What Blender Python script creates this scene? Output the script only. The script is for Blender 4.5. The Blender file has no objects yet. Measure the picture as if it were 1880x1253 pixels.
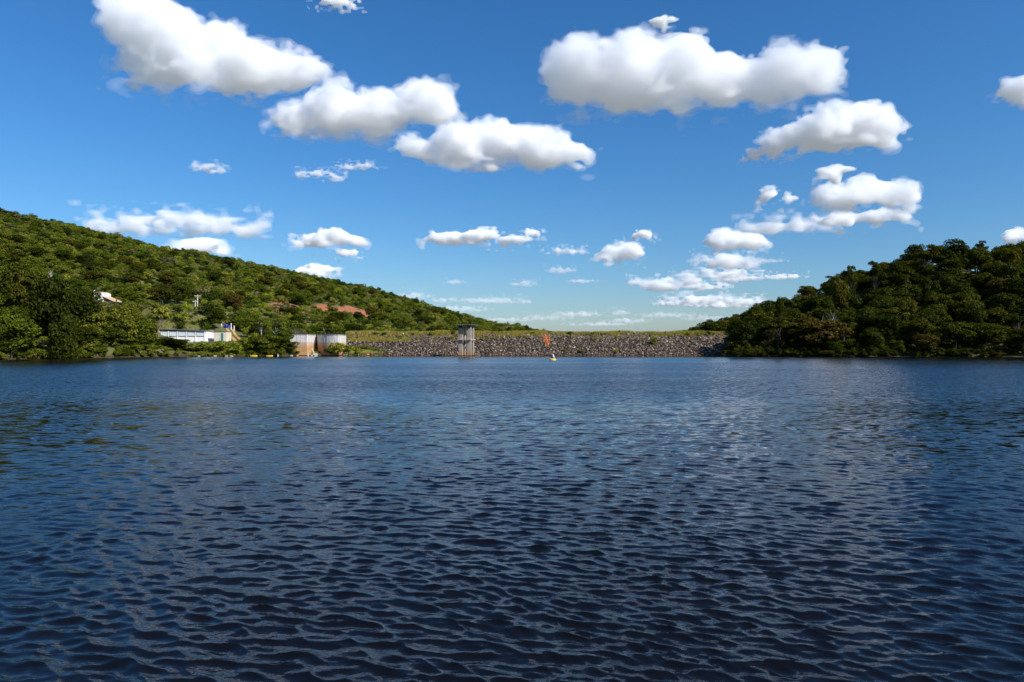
import bpy, math, random
import numpy as np
from mathutils import Vector

sc = bpy.context.scene
COL = sc.collection
PI = math.pi

# ------------------------------------------------------------------ camera, sky, sun, exposure
F = 1253.0            # focal length in photo pixels (24 mm on 36 mm, 1880 px wide)
CX, HY = 940.0, 635.0  # centre column and horizon row of the photo
CH = 2.6              # eye height above the water
cd = bpy.data.cameras.new('camera')
cam = bpy.data.objects.new('camera', cd); COL.objects.link(cam)
cd.lens = 24; cd.sensor_width = 36; cd.shift_y = 8.5 / 1880
cd.clip_start = 0.1; cd.clip_end = 200000
cam.location = (0, 0, CH); cam.rotation_euler = (PI / 2, 0, 0)
sc.camera = cam

SUN = Vector((0.64, -0.45, 0.62)).normalized()
w = bpy.data.worlds.new('World'); sc.world = w; w.use_nodes = True
nt = w.node_tree; bg = nt.nodes['Background']
sky = nt.nodes.new('ShaderNodeTexSky'); sky.sky_type = 'NISHITA'; sky.sun_disc = False
sky.sun_elevation = math.asin(SUN.z); sky.sun_rotation = math.atan2(SUN.x, SUN.y)
sky.air_density = 1.2; sky.dust_density = 0.6; sky.ozone_density = 10; sky.altitude = 0
hs = nt.nodes.new('ShaderNodeHueSaturation'); hs.inputs['Saturation'].default_value = 1.14
nt.links.new(sky.outputs[0], hs.inputs['Color']); nt.links.new(hs.outputs[0], bg.inputs[0])
bg.inputs[1].default_value = 0.110
sl = bpy.data.lights.new('sun', 'SUN'); sl.energy = 5.0; sl.angle = math.radians(0.5); sl.color = (1, 0.975, 0.94)
so = bpy.data.objects.new('sun', sl); COL.objects.link(so)
so.rotation_euler = SUN.to_track_quat('Z', 'Y').to_euler()
vs = sc.view_settings; vs.view_transform = 'Standard'; vs.look = 'None'; vs.exposure = 0.25; vs.gamma = 1; vs.use_curve_mapping = False
cy = sc.cycles
cy.max_bounces = 26; cy.diffuse_bounces = 2; cy.glossy_bounces = 3; cy.transmission_bounces = 3
cy.transparent_max_bounces = 8; cy.volume_bounces = 24
cy.caustics_reflective = False; cy.caustics_refractive = False

CLOUDS = True

# ------------------------------------------------------------------ small helpers
def link(o, parent=None):
    COL.objects.link(o)
    if parent is not None: o.parent = parent
    return o
def tag(o, label=None, cat=None, group=None, kind=None):
    if label: o['label'] = label
    if cat: o['category'] = cat
    if group: o['group'] = group
    if kind: o['kind'] = kind
    return o
def empty(name, loc, rz=0, label=None, cat=None, group=None, kind=None):
    o = bpy.data.objects.new(name, None); o.location = loc; o.rotation_euler = (0, 0, rz); o.empty_display_size = 0.3
    return tag(link(o), label, cat, group, kind)
def mesh_np(name, v, faces, mats=(), smooth=False, midx=None):
    """v (n,3); faces (m,k) integer array of equal-sized faces"""
    v = np.asarray(v, np.float32); faces = np.asarray(faces, np.int32)
    me = bpy.data.meshes.new(name)
    me.vertices.add(len(v)); me.vertices.foreach_set('co', v.ravel())
    k = faces.shape[1]
    me.loops.add(faces.size); me.loops.foreach_set('vertex_index', faces.ravel())
    me.polygons.add(len(faces)); me.polygons.foreach_set('loop_start', np.arange(0, faces.size, k, dtype=np.int32))
    if smooth: me.polygons.foreach_set('use_smooth', np.ones(len(faces), bool))
    for m in mats: me.materials.append(m)
    if midx is not None: me.polygons.foreach_set('material_index', np.asarray(midx, np.int32))
    me.update(); me.validate()
    return me
class MB:
    """collects boxes, tubes and prisms; build() links them as ONE mesh object"""
    def __init__(s): s.v = []; s.f = []
    def add(s, vs_, fs_):
        b = len(s.v); s.v += [tuple(p) for p in vs_]; s.f += [tuple(i + b for i in q) for q in fs_]; return s
    def box(s, x0, x1, y0, y1, z0, z1, ch=0.0):
        if ch <= 0:
            p = [(x, y, z) for z in (z0, z1) for x, y in ((x0, y0), (x1, y0), (x1, y1), (x0, y1))]
            return s.add(p, [(3, 2, 1, 0), (4, 5, 6, 7), (0, 1, 5, 4), (1, 2, 6, 5), (2, 3, 7, 6), (3, 0, 4, 7)])
        ring = [(x0 + ch, y0), (x1 - ch, y0), (x1, y0 + ch), (x1, y1 - ch), (x1 - ch, y1), (x0 + ch, y1), (x0, y1 - ch), (x0, y0 + ch)]
        return s.prism(ring, z0, z1, ch)
    def prism(s, ring, z0, z1, ch=0.0):
        n = len(ring); cx = sum(p[0] for p in ring) / n; cy_ = sum(p[1] for p in ring) / n
        def ins(d):
            o = []
            for x, y in ring:
                l = math.hypot(x - cx, y - cy_) or 1
                o.append((x - (x - cx) / l * d, y - (y - cy_) / l * d))
            return o
        lay = [(ins(ch), z0), (ring, z0 + ch), (ring, z1 - ch), (ins(ch), z1)] if ch > 0 else [(ring, z0), (ring, z1)]
        vv = [(x, y, z) for r_, z in lay for x, y in r_]; ff = []
        for k in range(len(lay) - 1):
            for i in range(n):
                j = (i + 1) % n; ff.append((k * n + i, k * n + j, (k + 1) * n + j, (k + 1) * n + i))
        ff.append(tuple(range(n - 1, -1, -1))); ff.append(tuple(range((len(lay) - 1) * n, len(lay) * n)))
        return s.add(vv, ff)
    def tube(s, pts, rads, n=8):
        pts = [Vector(p) for p in pts]; vv = []; ff = []
        for i, p in enumerate(pts):
            d = (pts[min(i + 1, len(pts) - 1)] - pts[max(i - 1, 0)]).normalized()
            a = d.orthogonal().normalized() if abs(d.z) > 0.9 else d.cross(Vector((0, 0, 1))).normalized()
            b = d.cross(a).normalized()
            for k in range(n):
                t = 2 * PI * k / n; vv.append(p + (a * math.cos(t) + b * math.sin(t)) * rads[i])
        for i in range(len(pts) - 1):
            for k in range(n):
                j = (k + 1) % n; ff.append((i * n + k, i * n + j, (i + 1) * n + j, (i + 1) * n + k))
        ff.append(tuple(range(n - 1, -1, -1))); ff.append(tuple(range((len(pts) - 1) * n, len(pts) * n)))
        return s.add(vv, ff)
    def lathe(s, prof, n=24, c=(0, 0, 0)):
        vv = []; ff = []
        for r_, z in prof:
            for k in range(n):
                t = 2 * PI * k / n; vv.append((c[0] + r_ * math.cos(t), c[1] + r_ * math.sin(t), c[2] + z))
        m = len(prof)
        for i in range(m - 1):
            for k in range(n):
                j = (k + 1) % n; ff.append((i * n + k, i * n + j, (i + 1) * n + j, (i + 1) * n + k))
        ff.append(tuple(range(n - 1, -1, -1))); ff.append(tuple(range((m - 1) * n, m * n)))
        return s.add(vv, ff)
    def mesh(s, name, mat, smooth=False):
        me = bpy.data.meshes.new(name); me.from_pydata(s.v, [], s.f); me.materials.append(mat)
        if smooth: me.polygons.foreach_set('use_smooth', [True] * len(me.polygons))
        me.validate(); me.update(); return me
    def build(s, name, mat, parent=None, smooth=False):
        return link(bpy.data.objects.new(name, s.mesh(name, mat, smooth)), parent)

def P(px, py, Y): return ((px - CX) / F * Y, Y, CH + (HY - py) / F * Y)
def sstep(a, b, x):
    t = np.clip((x - a) / (b - a), 0, 1); return t * t * (3 - 2 * t)
GRID = {}
def vnoise2(x, y, seed):
    g = GRID.get(seed)
    if g is None: g = GRID[seed] = np.random.default_rng(seed).random((256, 256)).astype(np.float32)
    xi = np.floor(x).astype(int); yi = np.floor(y).astype(int); u = x - xi; v = y - yi
    u = u * u * (3 - 2 * u); v = v * v * (3 - 2 * v)
    a = g[xi % 256, yi % 256]; b = g[(xi + 1) % 256, yi % 256]; c = g[xi % 256, (yi + 1) % 256]; d = g[(xi + 1) % 256, (yi + 1) % 256]
    return ((a * (1 - u) + b * u) * (1 - v) + (c * (1 - u) + d * u) * v) * 2 - 1
def fbm2(x, y, seed, octs=4):
    o = 0; a = 1.0
    for k in range(octs):
        o = o + a * vnoise2(x * 2 ** k + 13.7 * k, y * 2 ** k + 5.1 * k, seed + k); a *= 0.5
    return o

# ------------------------------------------------------------------ materials
class NT:
    def __init__(s, name):
        s.m = bpy.data.materials.new(name); s.m.use_nodes = True; s.t = s.m.node_tree
        s.b = s.t.nodes['Principled BSDF']; s.out = s.t.nodes['Material Output']
    def n(s, ty, **kw):
        o = s.t.nodes.new('ShaderNode' + ty)
        for k, v in kw.items(): setattr(o, k, v)
        return o
    def l(s, a, b): s.t.links.new(a, b)
    def coord(s, kind='Object'): return s.n('TexCoord').outputs[kind]
    def noise(s, vec, scale, detail=4, rough=0.6, scl=None):
        if scl is not None:
            mp = s.n('Mapping'); mp.inputs['Scale'].default_value = scl; s.l(vec, mp.inputs['Vector']); vec = mp.outputs[0]
        o = s.n('TexNoise'); o.inputs['Scale'].default_value = scale; o.inputs['Detail'].default_value = detail; o.inputs['Roughness'].default_value = rough
        s.l(vec, o.inputs['Vector']); return o.outputs['Fac']
    def ramp(s, fac, stops):
        r = s.n('ValToRGB'); e = r.color_ramp.elements
        while len(e) > 1: e.remove(e[-1])
        for i, (p, c) in enumerate(stops):
            q = e[0] if i == 0 else e.new(p)
            q.position = p; q.color = (*c, 1) if len(c) == 3 else c
        s.l(fac, r.inputs[0]); return r.outputs[0]
    def mix(s, fac, a, b, mode='MIX'):
        m = s.n('MixRGB', blend_type=mode)
        for i, x in enumerate((fac, a, b)):
            if hasattr(x, 'node'): s.l(x, m.inputs[i])
            elif i == 0: m.inputs[0].default_value = x
            else: m.inputs[i].default_value = (*x, 1)
        return m.outputs[0]
    def math(s, op, a, b=0.0, clamp=False):
        m = s.n('Math', operation=op, use_clamp=clamp)
        for i, x in enumerate((a, b)):
            if hasattr(x, 'node'): s.l(x, m.inputs[i])
            else: m.inputs[i].default_value = x
        return m.outputs[0]
    def mrange(s, v, a, b, c=0.0, d=1.0, smooth=False):
        m = s.n('MapRange'); m.interpolation_type = 'SMOOTHSTEP' if smooth else 'LINEAR'
        s.l(v, m.inputs['Value'])
        for k, x in zip(('From Min', 'From Max', 'To Min', 'To Max'), (a, b, c, d)): m.inputs[k].default_value = x
        return m.outputs['Result']
    def bump(s, h, strength=0.3, dist=0.05):
        b = s.n('Bump'); b.inputs['Strength'].default_value = strength; b.inputs['Distance'].default_value = dist
        s.l(h, b.inputs['Height']); s.l(b.outputs[0], s.b.inputs['Normal']); return b
    def done(s, color, rough=0.8, spec=0.3):
        if hasattr(color, 'node'): s.l(color, s.b.inputs['Base Color'])
        else: s.b.inputs['Base Color'].default_value = (*color, 1)
        if hasattr(rough, 'node'): s.l(rough, s.b.inputs['Roughness'])
        else: s.b.inputs['Roughness'].default_value = rough
        s.b.inputs['Specular IOR Level'].default_value = spec
        return s.m
def worn(name, c, rough=0.75, var=0.3, scale=1.5, spec=0.3, dirt=(0.12, 0.09, 0.06), amt=0.35):
    t = NT(name); co = t.coord()
    a = t.noise(co, scale, 6); b = t.noise(co, scale * 6, 4)
    lo = tuple(x * (1 - var) for x in c); hi = tuple(min(1, x * (1 + var * 0.4)) for x in c)
    col = t.ramp(a, [(0.3, lo), (0.7, hi)])
    col = t.mix(t.math('MULTIPLY', t.mrange(b, 0.52, 0.75), amt), col, dirt)
    t.bump(b, 0.25, 0.02)
    return t.done(col, rough, spec)

def leaf_mat(name, stops, trans=0.3):
    t = NT(name)
    oi = t.n('ObjectInfo').outputs['Random']; isl = t.n('NewGeometry').outputs['Random Per Island']
    col = t.ramp(oi, stops)
    col = t.mix(1.0, col, t.ramp(isl, [(0, (0.40, 0.42, 0.36)), (0.45, (0.88, 0.88, 0.82)), (0.88, (1.45, 1.35, 1.05)), (1, (2.0, 1.7, 1.1))]), 'MULTIPLY')
    d = t.n('BsdfDiffuse'); tr = t.n('BsdfTranslucent'); g = t.n('BsdfGlossy'); g.inputs['Roughness'].default_value = 0.5
    t.l(col, d.inputs[0]); t.l(t.mix(1.0, col, (1.15, 1.25, 0.5), 'MULTIPLY'), tr.inputs[0]); g.inputs[0].default_value = (0.5, 0.55, 0.5, 1)
    m1 = t.n('MixShader'); m1.inputs[0].default_value = trans; t.l(d.outputs[0], m1.inputs[1]); t.l(tr.outputs[0], m1.inputs[2])
    m2 = t.n('MixShader'); m2.inputs[0].default_value = 0.006; t.l(m1.outputs[0], m2.inputs[1]); t.l(g.outputs[0], m2.inputs[2])
    t.l(m2.outputs[0], t.out.inputs['Surface']); t.t.nodes.remove(t.b)
    return t.m
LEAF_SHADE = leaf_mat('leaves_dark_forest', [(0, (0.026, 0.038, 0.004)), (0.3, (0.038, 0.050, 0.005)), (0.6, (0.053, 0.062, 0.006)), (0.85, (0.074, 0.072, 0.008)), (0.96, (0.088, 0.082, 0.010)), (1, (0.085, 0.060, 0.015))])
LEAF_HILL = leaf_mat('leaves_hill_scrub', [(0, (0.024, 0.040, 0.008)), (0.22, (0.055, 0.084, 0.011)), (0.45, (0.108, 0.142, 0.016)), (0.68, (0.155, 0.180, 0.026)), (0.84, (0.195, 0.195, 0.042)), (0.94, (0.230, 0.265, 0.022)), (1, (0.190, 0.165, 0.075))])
LEAF_SHORE = leaf_mat('leaves_shore_trees', [(0, (0.055, 0.080, 0.008)), (0.4, (0.085, 0.110, 0.010)), (0.75, (0.120, 0.140, 0.016)), (1, (0.160, 0.165, 0.025))])
LEAF_LIGHT = leaf_mat('leaves_light_shrub', [(0, (0.150, 0.185, 0.020)), (0.5, (0.210, 0.235, 0.026)), (1, (0.280, 0.265, 0.040))])
LEAF_GREY = leaf_mat('leaves_dry_grey', [(0, (0.13, 0.115, 0.07)), (1, (0.22, 0.19, 0.13))])
TWIG = worn('dead_twigs', (0.22, 0.15, 0.12), 0.9)
BARK = worn('bark', (0.085, 0.066, 0.050), 0.9, 0.5, 3)
BARK_PALE = worn('pale_bark', (0.50, 0.45, 0.38), 0.85, 0.3, 3)

def concrete(name, base, z_stain, stain=(0.45, 0.21, 0.085), joint=None, streak=(0.10, 0.09, 0.08)):
    t = NT(name); co = t.n('NewGeometry').outputs['Position']
    sep = t.n('SeparateXYZ'); t.l(co, sep.inputs[0]); z = sep.outputs['Z']
    a = t.noise(co, 0.9, 6, 0.65); b = t.noise(co, 1.0, 5, 0.6, (3.5, 3.5, 0.25)); c = t.noise(co, 9, 4)
    col = t.ramp(a, [(0.3, tuple(x * 0.72 for x in base)), (0.7, base)])
    col = t.mix(t.math('MULTIPLY', t.mrange(b, 0.50, 0.72), 0.75), col, streak)
    if z_stain is not None:
        zz = t.math('ADD', z, t.math('MULTIPLY', t.math('SUBTRACT', b, 0.5), 1.2))
        col = t.mix(t.math('MULTIPLY', t.mrange(zz, z_stain + 0.25, z_stain - 0.35), 0.85), col, t.mix(t.mrange(a, 0.35, 0.65), tuple(x * 0.7 for x in stain), stain))
        col = t.mix(t.mrange(z, 0.28, 0.10), col, (0.07, 0.05, 0.035))
    t.bump(c, 0.3, 0.02)
    return t.done(col, 0.85, 0.25)

# ------------------------------------------------------------------ the lie of the land
SHX = np.array([-600, -300, -200, -125, -94, -87, -79, -68, -56, -46, 54.5, 56, 81, 116, 160, 220, 300, 600.])
SHY = np.array([-80, -40, 20, 95, 125, 148, 167, 171, 176, 181, 181, 171, 163, 155, 140, 100, 20, -60.])
YL, YR = 400.0, 230.0
SKL = np.array([(-300, 330), (0, 388), (60, 397), (100, 405), (200, 428), (300, 450), (400, 468), (500, 488), (600, 510), (700, 533), (800, 562), (900, 590), (1000, 608), (1050, 622)])
SKR = np.array([(1180, 640), (1250, 610), (1300, 592), (1350, 578), (1400, 556), (1450, 541), (1500, 513), (1550, 493), (1600, 484), (1650, 474), (1680, 449), (1740, 441), (1790, 452), (1840, 446), (1880, 440), (2100, 430)])
RLX = (SKL[:, 0] - CX) / F * YL; RLZ = CH + (HY - SKL[:, 1]) / F * YL - 3.2
RRX = (SKR[:, 0] - CX) / F * YR; RRZ = np.maximum(CH + (HY - SKR[:, 1]) / F * YR - 8.0, 0.5)
PADS = []      # (x, y, rx, ry, z): level pads cut in the slope
MOUNDS = [(-39.5, 180.0, 5.0, 3.0, 3.0), (-62.0, 180.0, 7.0, 5.0, 1.5), (-42.0, 178.0, 6.0, 2.5, 1.2)]
def ground_z(X, Y):
    X = np.asarray(X, float); Y = np.asarray(Y, float)
    ys = np.interp(X, SHX, SHY); d = Y - ys
    zl = np.interp(X, RLX, RLZ, left=RLZ[0], right=0.6); zl = np.where(X > 27, 0.6 + (zl - 0.6) * np.clip(1 - (X - 27) / 20, 0, 1), zl)
    tl = np.clip(d / np.maximum(YL - ys, 1), 0, 1) ** 0.85
    back = 1 - 0.75 * sstep(0, 350, Y - YL)
    zl = 0.22 + (np.maximum(zl, 0.6) - 0.22) * tl * back
    zr = np.interp(X * YR / np.maximum(Y, YR), RRX, RRZ, left=0.5); tr = np.clip(d / np.maximum(YR - ys, 1), 0, 1) ** 0.9
    zr = 0.22 + (zr - 0.22) * tr * (1 - 0.6 * sstep(60, 500, Y - YR))
    z = np.maximum(zl, zr)
    n = fbm2(X / 26, Y / 26, 3, 4) * 1.6 + fbm2(X / 7, Y / 7, 9, 2) * 0.35
    z = z + n * sstep(6, 45, d) * sstep(1.5, 12, z)
    for mx, my, rx, ry, h in MOUNDS:
        z = z + h * np.exp(-((X - mx) / rx) ** 2 - ((Y - my) / ry) ** 2) * sstep(-4, 1.5, d)
    for x, y, rx, ry, pz in PADS:
        q = np.sqrt(((X - x) / rx) ** 2 + ((Y - y) / ry) ** 2); wt = 1 - sstep(1.0, 1.7, q); z = z * (1 - wt) + pz * wt
    bank = np.clip(d + 0.8, 0, 1.6) / 1.6
    wet = -np.clip(-d * 0.35, 0.0, 4.0) - 0.35
    z = np.where(d > 0.8, z, wet * (1 - bank) + np.minimum(z, 0.5) * bank)
    far = sstep(500, 3000, np.hypot(X, Y))
    z = z * (1 - far) + 2.0 * far
    return z
def gz(x, y): return float(ground_z(x, y))
YY = np.arange(100, 620, 0.5)
def hit(px, py):
    """where the sight line through a photo pixel meets the land"""
    x = (px - CX) / F * YY; z = CH + (HY - py) / F * YY; g = ground_z(x, YY)
    ok = np.nonzero((g >= z) & (YY > np.interp(x, SHX, SHY)))[0]
    i = ok[0] if len(ok) else len(YY) - 1
    return np.array((x[i], YY[i], g[i]))
PADS.append((-83.5, 181.0, 9.5, 5.5, 3.35))     # the white building
PADS.append((-74.5, 181.0, 4.0, 4.0, 3.45))     # the pump house

def build_ground():
    def axis(lo, hi, step, far):
        a = list(np.arange(lo, hi + step, step)); s = step; b = a[-1]
        while b < far: s *= 1.35; b += s; a.append(b)
        s = step; b = a[0]; pre = []
        while b > -far: s *= 1.35; b -= s; pre.append(b)
        return np.array(pre[::-1] + a)
    xs = axis(-330, 200, 2.6, 45000); ys = axis(110, 440, 2.2, 45000)
    X, Y = np.meshgrid(xs, ys, indexing='ij'); Z = ground_z(X, Y)
    v = np.stack([X, Y, Z], -1).reshape(-1, 3); n, m = X.shape
    i = np.arange(n * m).reshape(n, m)
    f = np.stack([i[:-1, :-1], i[1:, :-1], i[1:, 1:], i[:-1, 1:]], -1).reshape(-1, 4)
    t = NT('ground_soil'); co = t.coord('Object')
    a = t.noise(co, 0.08, 6); b = t.noise(co, 0.9, 6, 0.7)
    col = t.ramp(a, [(0.3, (0.070, 0.075, 0.022)), (0.5, (0.120, 0.120, 0.040)), (0.7, (0.170, 0.140, 0.065))])
    col = t.mix(t.mrange(b, 0.55, 0.8), col, (0.10, 0.075, 0.04))
    red = t.n('Attribute', attribute_name='soil').outputs['Fac']
    rr = t.math('ADD', red, t.math('MULTIPLY', t.math('SUBTRACT', b, 0.5), 0.8))
    col = t.mix(t.mrange(rr, 0.42, 0.55), col, t.ramp(b, [(0.3, (0.24, 0.085, 0.040)), (0.7, (0.42, 0.175, 0.09))]))
    gr = t.n('Attribute', attribute_name='lawn').outputs['Fac']
    gg = t.math('ADD', gr, t.math('MULTIPLY', t.math('SUBTRACT', b, 0.5), 0.6))
    col = t.mix(t.mrange(gg, 0.4, 0.6), col, t.ramp(b, [(0.3, (0.11, 0.13, 0.022)), (0.7, (0.22, 0.21, 0.045))]))
    gp = t.n('SeparateXYZ'); t.l(co, gp.inputs[0]); col = t.mix(t.mrange(t.math('ADD', gp.outputs['Z'], t.math('MULTIPLY', b, 0.8)), 1.5, 0.6), col, (0.060, 0.042, 0.026))  # dark soil along the waterline, with shade of the bank painted into its colour
    ln = t.n('VectorMath', operation='LENGTH'); t.l(co, ln.inputs[0]); col = t.mix(t.mrange(ln.outputs['Value'], 600, 1500), col, t.ramp(t.noise(co, 0.004, 4), [(0.35, (0.16, 0.165, 0.13)), (0.65, (0.27, 0.25, 0.21))]))  # unseen far land coloured paler so its bounce brightens the cloud undersides
    t.bump(b, 0.5, 0.3)
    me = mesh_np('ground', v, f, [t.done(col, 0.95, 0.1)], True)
    soil = np.zeros(n * m, np.float32)
    for cx, cyy, rx, ry in SOIL:
        soil = np.maximum(soil, 1 - np.hypot((v[:, 0] - cx) / rx, (v[:, 1] - cyy) / ry) * 0.55)
    lawn = np.zeros(n * m, np.float32)
    for cx, cyy, rx, ry in LAWN:
        lawn = np.maximum(lawn, 1 - np.hypot((v[:, 0] - cx) / rx, (v[:, 1] - cyy) / ry) * 0.55)
    me.attributes.new('soil', 'FLOAT', 'POINT').data.foreach_set('value', np.clip(soil, 0, 1))
    me.attributes.new('lawn', 'FLOAT', 'POINT').data.foreach_set('value', np.clip(lawn, 0, 1))
    tag(link(bpy.data.objects.new('ground', me)), kind='structure')
SOIL = []
for px, py, rx, ry in [(523, 563, 5, 7), (537, 565, 4, 6), (510, 567, 4, 4), (595, 566, 5, 7), (646, 569, 6, 9), (668, 574, 5, 6), (685, 573, 4, 6), (604, 572, 3, 4)]:
    h_ = hit(px, py); SOIL.append((h_[0], h_[1], rx * 1.1, ry * 1.7))
LAWN = [(-41, 181, 9, 4), (-69, 190, 5, 12), (-70, 175, 6, 4), (-100, 128, 6, 4)]
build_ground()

# ------------------------------------------------------------------ the lake
def build_water():
    ang = np.radians(np.concatenate([np.arange(-50, 50.01, 0.215), np.arange(54, 310, 4.0)]))   # measured from +Y towards +X
    r = [3.6]
    while r[-1] < 45: r.append(r[-1] * 1.0042)
    while r[-1] < 900: r.append(r[-1] * 1.12)
    r = np.array(r)
    R, A = np.meshgrid(r, ang, indexing='ij')
    X = R * np.sin(A); Y = R * np.cos(A)
    fine = np.abs(((np.degrees(A) + 180) % 360) - 180) <= 50
    step = np.where(fine, 0.0042 * R, 0.07 * R)
    g = np.random.default_rng(11); Z = np.zeros_like(X); DX = np.zeros_like(X); DY = np.zeros_like(X)
    for k in range(110):
        lam = 0.055 * (0.55 / 0.055) ** g.random() ** 0.95
        th = math.radians(-104 + g.normal() * 26)      # the wind blows towards the camera, crests a little oblique
        kk = 2 * PI / lam; dx, dy = math.cos(th), math.sin(th); ph = g.random() * 2 * PI
        slope = 0.052 * (lam / 0.155) ** (0.2 if lam < 0.155 else -0.72)
        amp = slope / kk * 1.15
        fade = sstep(2.2, 4.5, lam / step)
        gust = 0.85 + 0.6 * vnoise2(X / 2.6 + k, Y / 4.0 + 3 * k, 70 + k % 5)
        p = kk * (X * dx + Y * dy) + ph
        Z += amp * fade * gust * np.sin(p); DX -= amp * fade * 1.35 * dx * np.cos(p); DY -= amp * fade * 1.35 * dy * np.cos(p)
    v = np.stack([X - DX, Y - DY, Z], -1).reshape(-1, 3)
    n, m = X.shape; i = np.arange(n * m).reshape(n, m); j = np.roll(i, -1, axis=1)
    f = np.stack([i[:-1], j[:-1], j[1:], i[1:]], -1).reshape(-1, 4)[:, ::-1]
    c = len(v); v = np.vstack([v, [[0, 0, 0]]])
    tri = np.stack([i[0], np.full(m, c), j[0], j[0]], -1)
    t = NT('lake_water'); co = t.coord('Object')
    sep = t.n('SeparateXYZ'); t.l(co, sep.inputs[0])
    big = t.noise(co, 0.035, 3, 0.5)
    yy = t.math('ADD', sep.outputs['Y'], t.math('MULTIPLY', t.math('SUBTRACT', big, 0.5), 10))
    ruffled = t.mrange(yy, 150, 160, 1.0, 0.03, True)
    streak = t.noise(co, 0.05, 4, 0.55, (0.35, 1.6, 1)); gusty = t.mrange(streak, 0.3, 0.7, 0.65, 1.25)
    w1 = t.noise(co, 4.0, 4, 0.65, (0.6, 1.2, 1)); w2 = t.noise(co, 15.0, 3, 0.65, (0.65, 1.25, 1))
    farmix = t.mrange(sep.outputs['Y'], 10, 40)
    hsum = t.math('ADD', t.math('MULTIPLY', w1, t.mrange(farmix, 0, 1, 0.012, 0.0)), t.math('MULTIPLY', w2, t.mrange(farmix, 0, 1, 0.003, 0.0)))
    bp = t.n('Bump'); bp.inputs['Distance'].default_value = 1.0
    amp = t.math('MULTIPLY', ruffled, gusty)
    t.l(amp, bp.inputs['Strength']); t.l(hsum, bp.inputs['Height'])
    def chop(scale, scl, k):      # wavelet slopes of the stretch too far off for the wave mesh
        mp = t.n('Mapping'); mp.inputs['Scale'].default_value = scl; t.l(co, mp.inputs['Vector'])
        nz = t.n('TexNoise'); nz.inputs['Scale'].default_value = scale; nz.inputs['Detail'].default_value = 2; t.l(mp.outputs[0], nz.inputs['Vector'])
        v1 = t.n('VectorMath', operation='SUBTRACT'); t.l(nz.outputs['Color'], v1.inputs[0]); v1.inputs[1].default_value = (0.5, 0.5, 0.5)
        v2 = t.n('VectorMath', operation='MULTIPLY'); t.l(v1.outputs[0], v2.inputs[0]); v2.inputs[1].default_value = k
        return v2.outputs[0]
    va = t.n('VectorMath', operation='ADD'); t.l(chop(4.6, (0.45, 1.2, 1), (0.6, 1.3, 0)), va.inputs[0]); t.l(chop(1.7, (0.4, 1.3, 1), (0.2, 0.45, 0)), va.inputs[1])
    sp = t.n('SeparateXYZ'); t.l(va.outputs[0], sp.inputs[0]); far = t.mrange(sep.outputs['Y'], 20, 42)     # far off, the back faces hide behind the fronts
    yc = t.math('ADD', t.math('MULTIPLY', sp.outputs['Y'], t.math('SUBTRACT', 1.0, far)), t.math('MULTIPLY', t.math('ABSOLUTE', sp.outputs['Y']), t.math('MULTIPLY', far, -1.2)))
    cv = t.n('CombineXYZ'); t.l(sp.outputs['X'], cv.inputs['X']); t.l(yc, cv.inputs['Y'])
    vs_ = t.n('VectorMath', operation='SCALE'); t.l(cv.outputs[0], vs_.inputs[0])
    t.l(t.math('MULTIPLY', amp, t.math('MULTIPLY', t.mrange(sep.outputs['Y'], 8, 32, 0.1, 1.0), t.mrange(sep.outputs['Y'], 45, 110, 1.0, 0.5))), vs_.inputs['Scale'])
    lean = t.n('CombineXYZ'); t.l(t.math('MULTIPLY', amp, t.mrange(sep.outputs['Y'], 10, 70, 0.0, -0.045)), lean.inputs['Y'])   # added tilt of normals toward the camera, so far water mirrors more sky
    vl = t.n('VectorMath', operation='ADD'); t.l(bp.outputs[0], vl.inputs[0]); t.l(lean.outputs[0], vl.inputs[1])
    vn = t.n('VectorMath', operation='ADD'); t.l(vl.outputs[0], vn.inputs[0]); t.l(vs_.outputs[0], vn.inputs[1])
    vz = t.n('VectorMath', operation='NORMALIZE'); t.l(vn.outputs[0], vz.inputs[0]); t.l(vz.outputs[0], t.b.inputs['Normal'])
    t.b.inputs['IOR'].default_value = 1.333
    mat = t.done((0.004, 0.0035, 0.004), t.mrange(sep.outputs['Y'], 20, 120, 0.03, 0.06), 0.5)
    me = mesh_np('lake_water', v, f, [mat], True)
    o = link(bpy.data.objects.new('lake_water', me)); tag(o, kind='structure')
build_water()

# ------------------------------------------------------------------ clouds: closed bodies of scattering vapour
def noise3(shape, freqs, seed):
    g = np.random.default_rng(seed).random([f + 2 for f in freqs]).astype(np.float32); out = g
    for ax, (n, f) in enumerate(zip(shape, freqs)):
        t = np.linspace(0, f, n, endpoint=False, dtype=np.float32); i = t.astype(int); u = t - i; u = u * u * (3 - 2 * u)
        sh = [1] * 3; sh[ax] = n; u = u.reshape(sh)
        out = np.take(out, i, ax) * (1 - u) + np.take(out, i + 1, ax) * u
    return out * 2 - 1
def fbm3(shape, cell, size, seed, octs=4, gain=0.5, hmin=0.0):
    o = np.zeros(shape, np.float32); a = 1.0; tot = 0
    for k in range(octs):
        if k and cell / 2 ** k < 2.6 * hmin: break
        fr = [max(1, int(round(s / cell * 2 ** k))) for s in size]
        o += a * noise3(shape, fr, seed * 17 + k); tot += a; a *= gain
    return o / tot
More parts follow.
